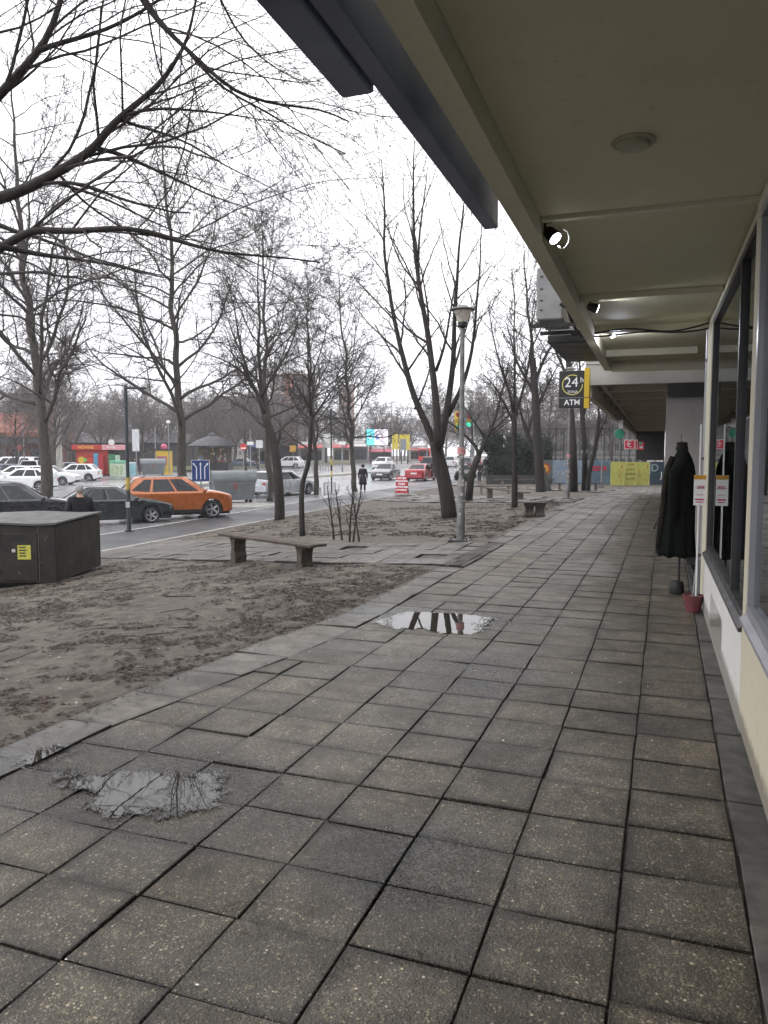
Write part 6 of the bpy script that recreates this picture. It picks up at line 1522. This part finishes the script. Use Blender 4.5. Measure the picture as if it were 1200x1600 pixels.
# pale barked plane tree
T = Tree(90, .012); x, y = rd((93-600)/F*70, 70); base = Vector((x, y, -.7)); D = 70
T.limb([base]+PX([(93, 715), (92, 690), (90, 660), (91, 630), (93, 600), (96, 560)], D), .32, .14, 0, ROUND, 0, .03)
for q, n in (([(91, 662), (103, 650), (115, 640), (130, 628), (160, 618)], 9), ([(90, 645), (80, 628), (68, 615), (50, 600)], 8), ([(93, 610), (105, 590), (120, 570)], 9), ([(95, 570), (92, 540), (98, 510)], 9), ([(118, 638), (140, 640), (152, 650)], 5)): T.limb(PX(q, D), .11, .03, 1, ROUND, 1, .04, .2, n, 4.5)
T.make('plane_tree', 'pale white barked plane tree among the white cars on the left', 'tree', tuple(base), M['bark3'], mat('pale_twig', (.28, .26, .24), .9, bstr=0))
x, y = rd((84-600)/F*66, 66)
far_tree(2, 84, 66, 1.15, .5, 'dark bare tree close behind the left roadside trunk beside the pale plane tree')
far_tree(0, 26, 68, .75, 1.5, 'small dark bare tree among the white cars at the far left')
print('TREE FACES', sum(len(o.data.polygons) for o in bpy.data.objects if o.type == 'MESH' and o.name.startswith(('crown', 'trunk'))))

# ------------------------------------------------------------------ people
def skin(name, verts, edges, radii, m, parent, sub=1, root=0):
    me = bpy.data.meshes.new(name); me.from_pydata([tuple(v) for v in verts], edges, []); o = bpy.data.objects.new('tmp', me); COL.objects.link(o)
    sk = o.modifiers.new('s', 'SKIN'); 
    for i, v in enumerate(me.skin_vertices[0].data):
        rr = radii[i]; v.radius = rr if isinstance(rr, tuple) else (rr, rr); v.use_root = i == root
    sk.use_smooth_shade = True; o.modifiers.new('u', 'SUBSURF').levels = sub; o.modifiers['u'].render_levels = sub
    bpy.context.view_layer.update(); ev = o.evaluated_get(bpy.context.evaluated_depsgraph_get()); m2 = bpy.data.meshes.new_from_object(ev)
    bpy.data.objects.remove(o); m2.materials.clear(); m2.materials.append(m); m2.polygons.foreach_set('use_smooth', [True]*len(m2.polygons))
    q = bpy.data.objects.new(name, m2); COL.objects.link(q); q.parent = parent; return q
def person(x, y, z, rot, label, h=1.72, step=.0, coat=(.02, .02, .025), trousers=(.03, .03, .04), hair=(.05, .04, .03), long_coat=False, hold=None, bag=None, hood=False, group=None, armbend=0, hat=None, bend=0):
    """faces local +Y"""
    t = thing('person', label, 'person', (x, y, z), rot, group); k = h/1.75
    def V(a, b_, c): return Vector((a*k, b_*k, c*k))
    st = step
    J = dict(pel=V(0, 0, .95), wst=V(0, .01+bend*.3, 1.10), chs=V(0, .0+bend*.6, 1.32), nck=V(0, -.005+bend, 1.47), nk2=V(0, .01+bend, 1.54), hd=V(0, .02+bend*1.2, 1.62), top=V(0, .01+bend*1.2, 1.70))
    for s, q in ((1, 'r'), (-1, 'l')):
        f = st*s
        J['hip'+q] = V(.09*s, 0, .90); J['kn'+q] = V(.10*s, .5*f+.02, .50); J['an'+q] = V(.10*s, f-.03, .09+max(0, -f)*.18); J['to'+q] = V(.11*s, f+.13, .03+max(0, -f)*.05)
        J['sh'+q] = V(.185*s, bend, 1.42); g = -f*.6
        if armbend and (armbend == 2 or s == 1): J['el'+q] = V(.25*s, -.02+bend, 1.16); J['wr'+q] = V(.24*s, .20+bend, 1.06)
        else: J['el'+q] = V(.25*s, g*.5-.02+bend, 1.15); J['wr'+q] = V(.265*s, g+.04+bend, .90)
        d = (J['wr'+q]-J['el'+q]).normalized(); J['pm'+q] = J['wr'+q]+d*.07*k
    names = list(J); idx = {n: i for i, n in enumerate(names)}; vs = [J[n] for n in names]
    rad = dict(pel=(.15, .11), wst=(.135, .10), chs=(.155, .11), nck=(.07, .065), nk2=.055, hd=(.078, .095), top=(.055, .07))
    rad.update({a+q: b_ for q in 'lr' for a, b_ in (('hip', .09), ('kn', .058), ('an', .04), ('to', .032), ('sh', .06), ('el', .045), ('wr', .028), ('pm', (.036, .022)))})
    E_ = [('pel', 'wst'), ('wst', 'chs'), ('chs', 'nck'), ('nck', 'nk2'), ('nk2', 'hd'), ('hd', 'top')]
    for q in 'lr': E_ += [('pel', 'hip'+q), ('hip'+q, 'kn'+q), ('kn'+q, 'an'+q), ('an'+q, 'to'+q), ('chs', 'sh'+q), ('sh'+q, 'el'+q), ('el'+q, 'wr'+q), ('wr'+q, 'pm'+q)]
    ed = [(idx[a], idx[b_]) for a, b_ in E_]; rr = [tuple(c*k for c in rad[n]) if isinstance(rad[n], tuple) else rad[n]*k for n in names]
    for s, q in ((1, 'r'), (-1, 'l')):
        pm = J['pm'+q]; d = (pm-J['wr'+q]).normalized(); sd = Vector((0, 1, 0)) if abs(d.y) < .7 else Vector((1, 0, 0)); pb = idx['pm'+q]
        inn = Vector((-s, 0, 0)) if abs(d.y) < .7 else Vector((0, 0, -1))
        for j, (o_, l) in enumerate(((-.027, .06), (-.009, .072), (.009, .07), (.027, .055))):
            a = pm+sd*o_+d*.025; b_ = a+d*l*.55+inn*.008; c = b_+d*l*.4+inn*.025; n0 = len(vs); vs += [a, b_, c]; rr += [.010, .0085, .0075]; ed += [(pb, n0), (n0, n0+1), (n0+1, n0+2)]
        a = J['wr'+q].lerp(pm, .5)+sd*.035; b_ = a+d*.04+sd*.012+inn*.012; n0 = len(vs); vs += [a, b_]; rr += [.011, .009]; ed += [(pb, n0), (n0, n0+1)]
    # nose
    n0 = len(vs); vs.append(J['hd']+V(0, .095, .0)); rr.append(.014); ed.append((idx['hd'], n0))
    body = skin('body', vs, ed, rr, M['skin'], t, 2)
    hd = J['hd']
    for s in (-1, 1):
        b = MB(); b.lathe([(.006, -.012), (.019, -.006), (.021, .004), (.006, .01)], 8, tuple(hd+V(s*.083, .0, -.005)), 'x'); b.build('ear', M['skin'], t, 60)
        b = MB(); b.lathe([(.002, -.004), (.009, .0), (.002, .004)], 8, tuple(hd+V(s*.03, .092, .022)), 'y'); b.build('eye', M['black'], t, 60)
    b = MB(); b.box(tuple(hd+V(-.025, .088, -.048)), tuple(hd+V(.025, .096, -.040))); b.build('mouth', cmat((.3, .12, .1), .6, bstr=0), t)
    # hair cap
    b = MB(); rings = []
    hr = 1.0
    for i in range(9):
        f = i/8; a = f*math.pi*.62; ring_ = []
        for j in range(18):
            u = 2*math.pi*j/18; fr = math.sin(u)      # front when sin>0 (+Y)
            rad_ = math.sin(a)*(.094 if not hood else .125)*k; drop = (.115*(1-math.cos(a)))*(1 if fr < .2 else .45)
            ring_.append(tuple(hd+Vector((math.cos(u)*rad_*.90, math.sin(u)*rad_*1.08-.008, (.118 if not hood else .13)*k-drop*k))))
        rings.append(ring_)
    rings[0] = [tuple(Vector(p)) for p in rings[0]]
    b.loft(rings, cap=False); b.build('hair' if not hood and not hat else ('hood' if hood else 'hat'), cmat(tuple(hair if not hat else hat), .9, var=.4, scale=30, bstr=.3), t, 180)
    # trousers
    nm = ['pel', 'hipl', 'knl', 'anl', 'hipr', 'knr', 'anr', 'wst']; tv = [J[n] for n in nm]; tv[3] = J['knl'].lerp(J['anl'], .88); tv[6] = J['knr'].lerp(J['anr'], .88); tv[7] = J['pel'].lerp(J['wst'], .6)
    skin('trousers', tv, [(0, 1), (1, 2), (2, 3), (0, 4), (4, 5), (5, 6), (0, 7)], [(.165*k, .125*k), .105*k, .075*k, .062*k, .105*k, .075*k, .062*k, (.15*k, .115*k)], cmat(tuple(trousers), .85, var=.3, bstr=.3), t, 2)
    for q in 'lr':
        a, c = J['an'+q], J['to'+q]; skin('shoe', [a+V(0, -.03, -.045), a+V(0, .03, -.04), c], [(0, 1), (1, 2)], [.045*k, .05*k, .038*k], cmat((.02, .018, .016), .6), t, 1)
    # jacket
    nm = ['pel', 'wst', 'chs', 'nck', 'shl', 'ell', 'wrl', 'shr', 'elr', 'wrr']; jv = [J[n].copy() for n in nm]
    jv[0] = J['pel']-V(0, 0, .02); jr = [(.185*k, .145*k), (.17*k, .135*k), (.19*k, .14*k), (.085*k, .085*k), .088*k, .068*k, .045*k, .088*k, .068*k, .045*k]
    je = [(0, 1), (1, 2), (2, 3), (2, 4), (4, 5), (5, 6), (2, 7), (7, 8), (8, 9)]
    cm = cmat(tuple(coat), .8, var=.35, scale=6, bstr=.4)
    skin('jacket', jv, je, jr, cm, t, 2)
    if long_coat:
        b = MB(); rings = []
        for z, w in ((1.05, .17), (.9, .205), (.7, .225), (.52, .245)):
            rings.append([(math.cos(a)*w*k*(1+.05*math.sin(a*6)), math.sin(a)*w*.78*k*(1+.05*math.sin(a*5)), z*k) for a in [2*math.pi*j/24 for j in range(24)]])
        b.loft(rings); b.build('coat_skirt', cm, t, 180)
    if hold:
        p = J['pmr']; b = MB(); b.lathe([(.028, -.06), (.036, .06), (.03, .065), (0.0, .065)], 12, tuple(p+V(.0, .05, .03))); o = b.build('paper_cup', M['white'], None, 40); o.parent = None
        o.matrix_world = Matrix.Translation((x, y, z)) @ Matrix.Rotation(rot, 4, 'Z'); tag(o, 'white paper cup held by the man in the black jacket', 'cup')
    if bag:
        b = MB(); p = J['pml']; b.box(tuple(p+V(-.05, -.15, -.42)), tuple(p+V(.05, .15, -.08)), bev=.02); b.tube([p+V(0, -.08, -.08), p+V(0, 0, .02), p+V(0, .08, -.08)], .008, 5); o = b.build('hand_bag', cmat(bag, .6), None)
        o.matrix_world = Matrix.Translation((x, y, z)) @ Matrix.Rotation(rot, 4, 'Z'); tag(o, 'dark bag carried by '+label, 'bag')
    return t
def put(px, D, heading, label, **k):
    x, y = rd((px-600)/F*D, D); zg = terr(x, y) if 'zg' not in k else k.pop('zg')
    return person(x, y, zg, heading, label, **k)
away = YAW
put(124, 16.6, away+.25+math.radians(15), 'man with cropped grey hair in a black jacket standing behind the cabinet, back turned', h=1.86, hair=(.30, .29, .28), hold=True, armbend=1, coat=(.010, .011, .014), zg=-.86)
put(567, 46, away-.1, 'woman in a dark hooded coat walking away beside the lane', h=1.72, step=.14, long_coat=True, hood=True, hair=(.02, .018, .02), coat=(.018, .018, .024), trousers=(.05, .045, .06))
put(678, 66, away-.4, 'person in dark clothes crossing just right of the red car', h=1.74, step=.2, coat=(.04, .035, .045))
put(405, 92, away+1.6, 'man in dark clothes standing on the lawn edge across the road', h=1.8, coat=(.02, .02, .025), zg=-.6)
put(211, 77, away+.5, 'left one of two people in black by the red kiosk', h=1.74, coat=(.015, .015, .018), zg=-.66, group='two people by the kiosk')
put(219, 77, away-.4, 'right one of two people by the kiosk, in a dark plum coat', h=1.72, coat=(.04, .018, .03), long_coat=True, zg=-.66, group='two people by the kiosk')
put(749, 58, away+.2, 'person in black carrying a dark bag beyond the V shaped tree', h=1.7, bag=(.02, .02, .02), step=.12, coat=(.015, .015, .018))

# ------------------------------------------------------------------ damp winter air
hz = MB(); hz.box((-415, -60, -3.5), (405, 440, 60)); ho = hz.build('haze', M['white']); tag(ho, 'thin grey damp winter air', 'haze', kind='stuff')
hm = bpy.data.materials.new('haze'); hm.use_nodes = True; hn = hm.node_tree; hn.nodes.clear(); pv = hn.nodes.new('ShaderNodeVolumePrincipled'); pv.inputs['Color'].default_value = (.93, .94, .97, 1); pv.inputs['Density'].default_value = .0008; pv.inputs['Anisotropy'].default_value = .2
hout = hn.nodes.new('ShaderNodeOutputMaterial'); hn.links.new(pv.outputs[0], hout.inputs['Volume']); ho.data.materials.clear(); ho.data.materials.append(hm)
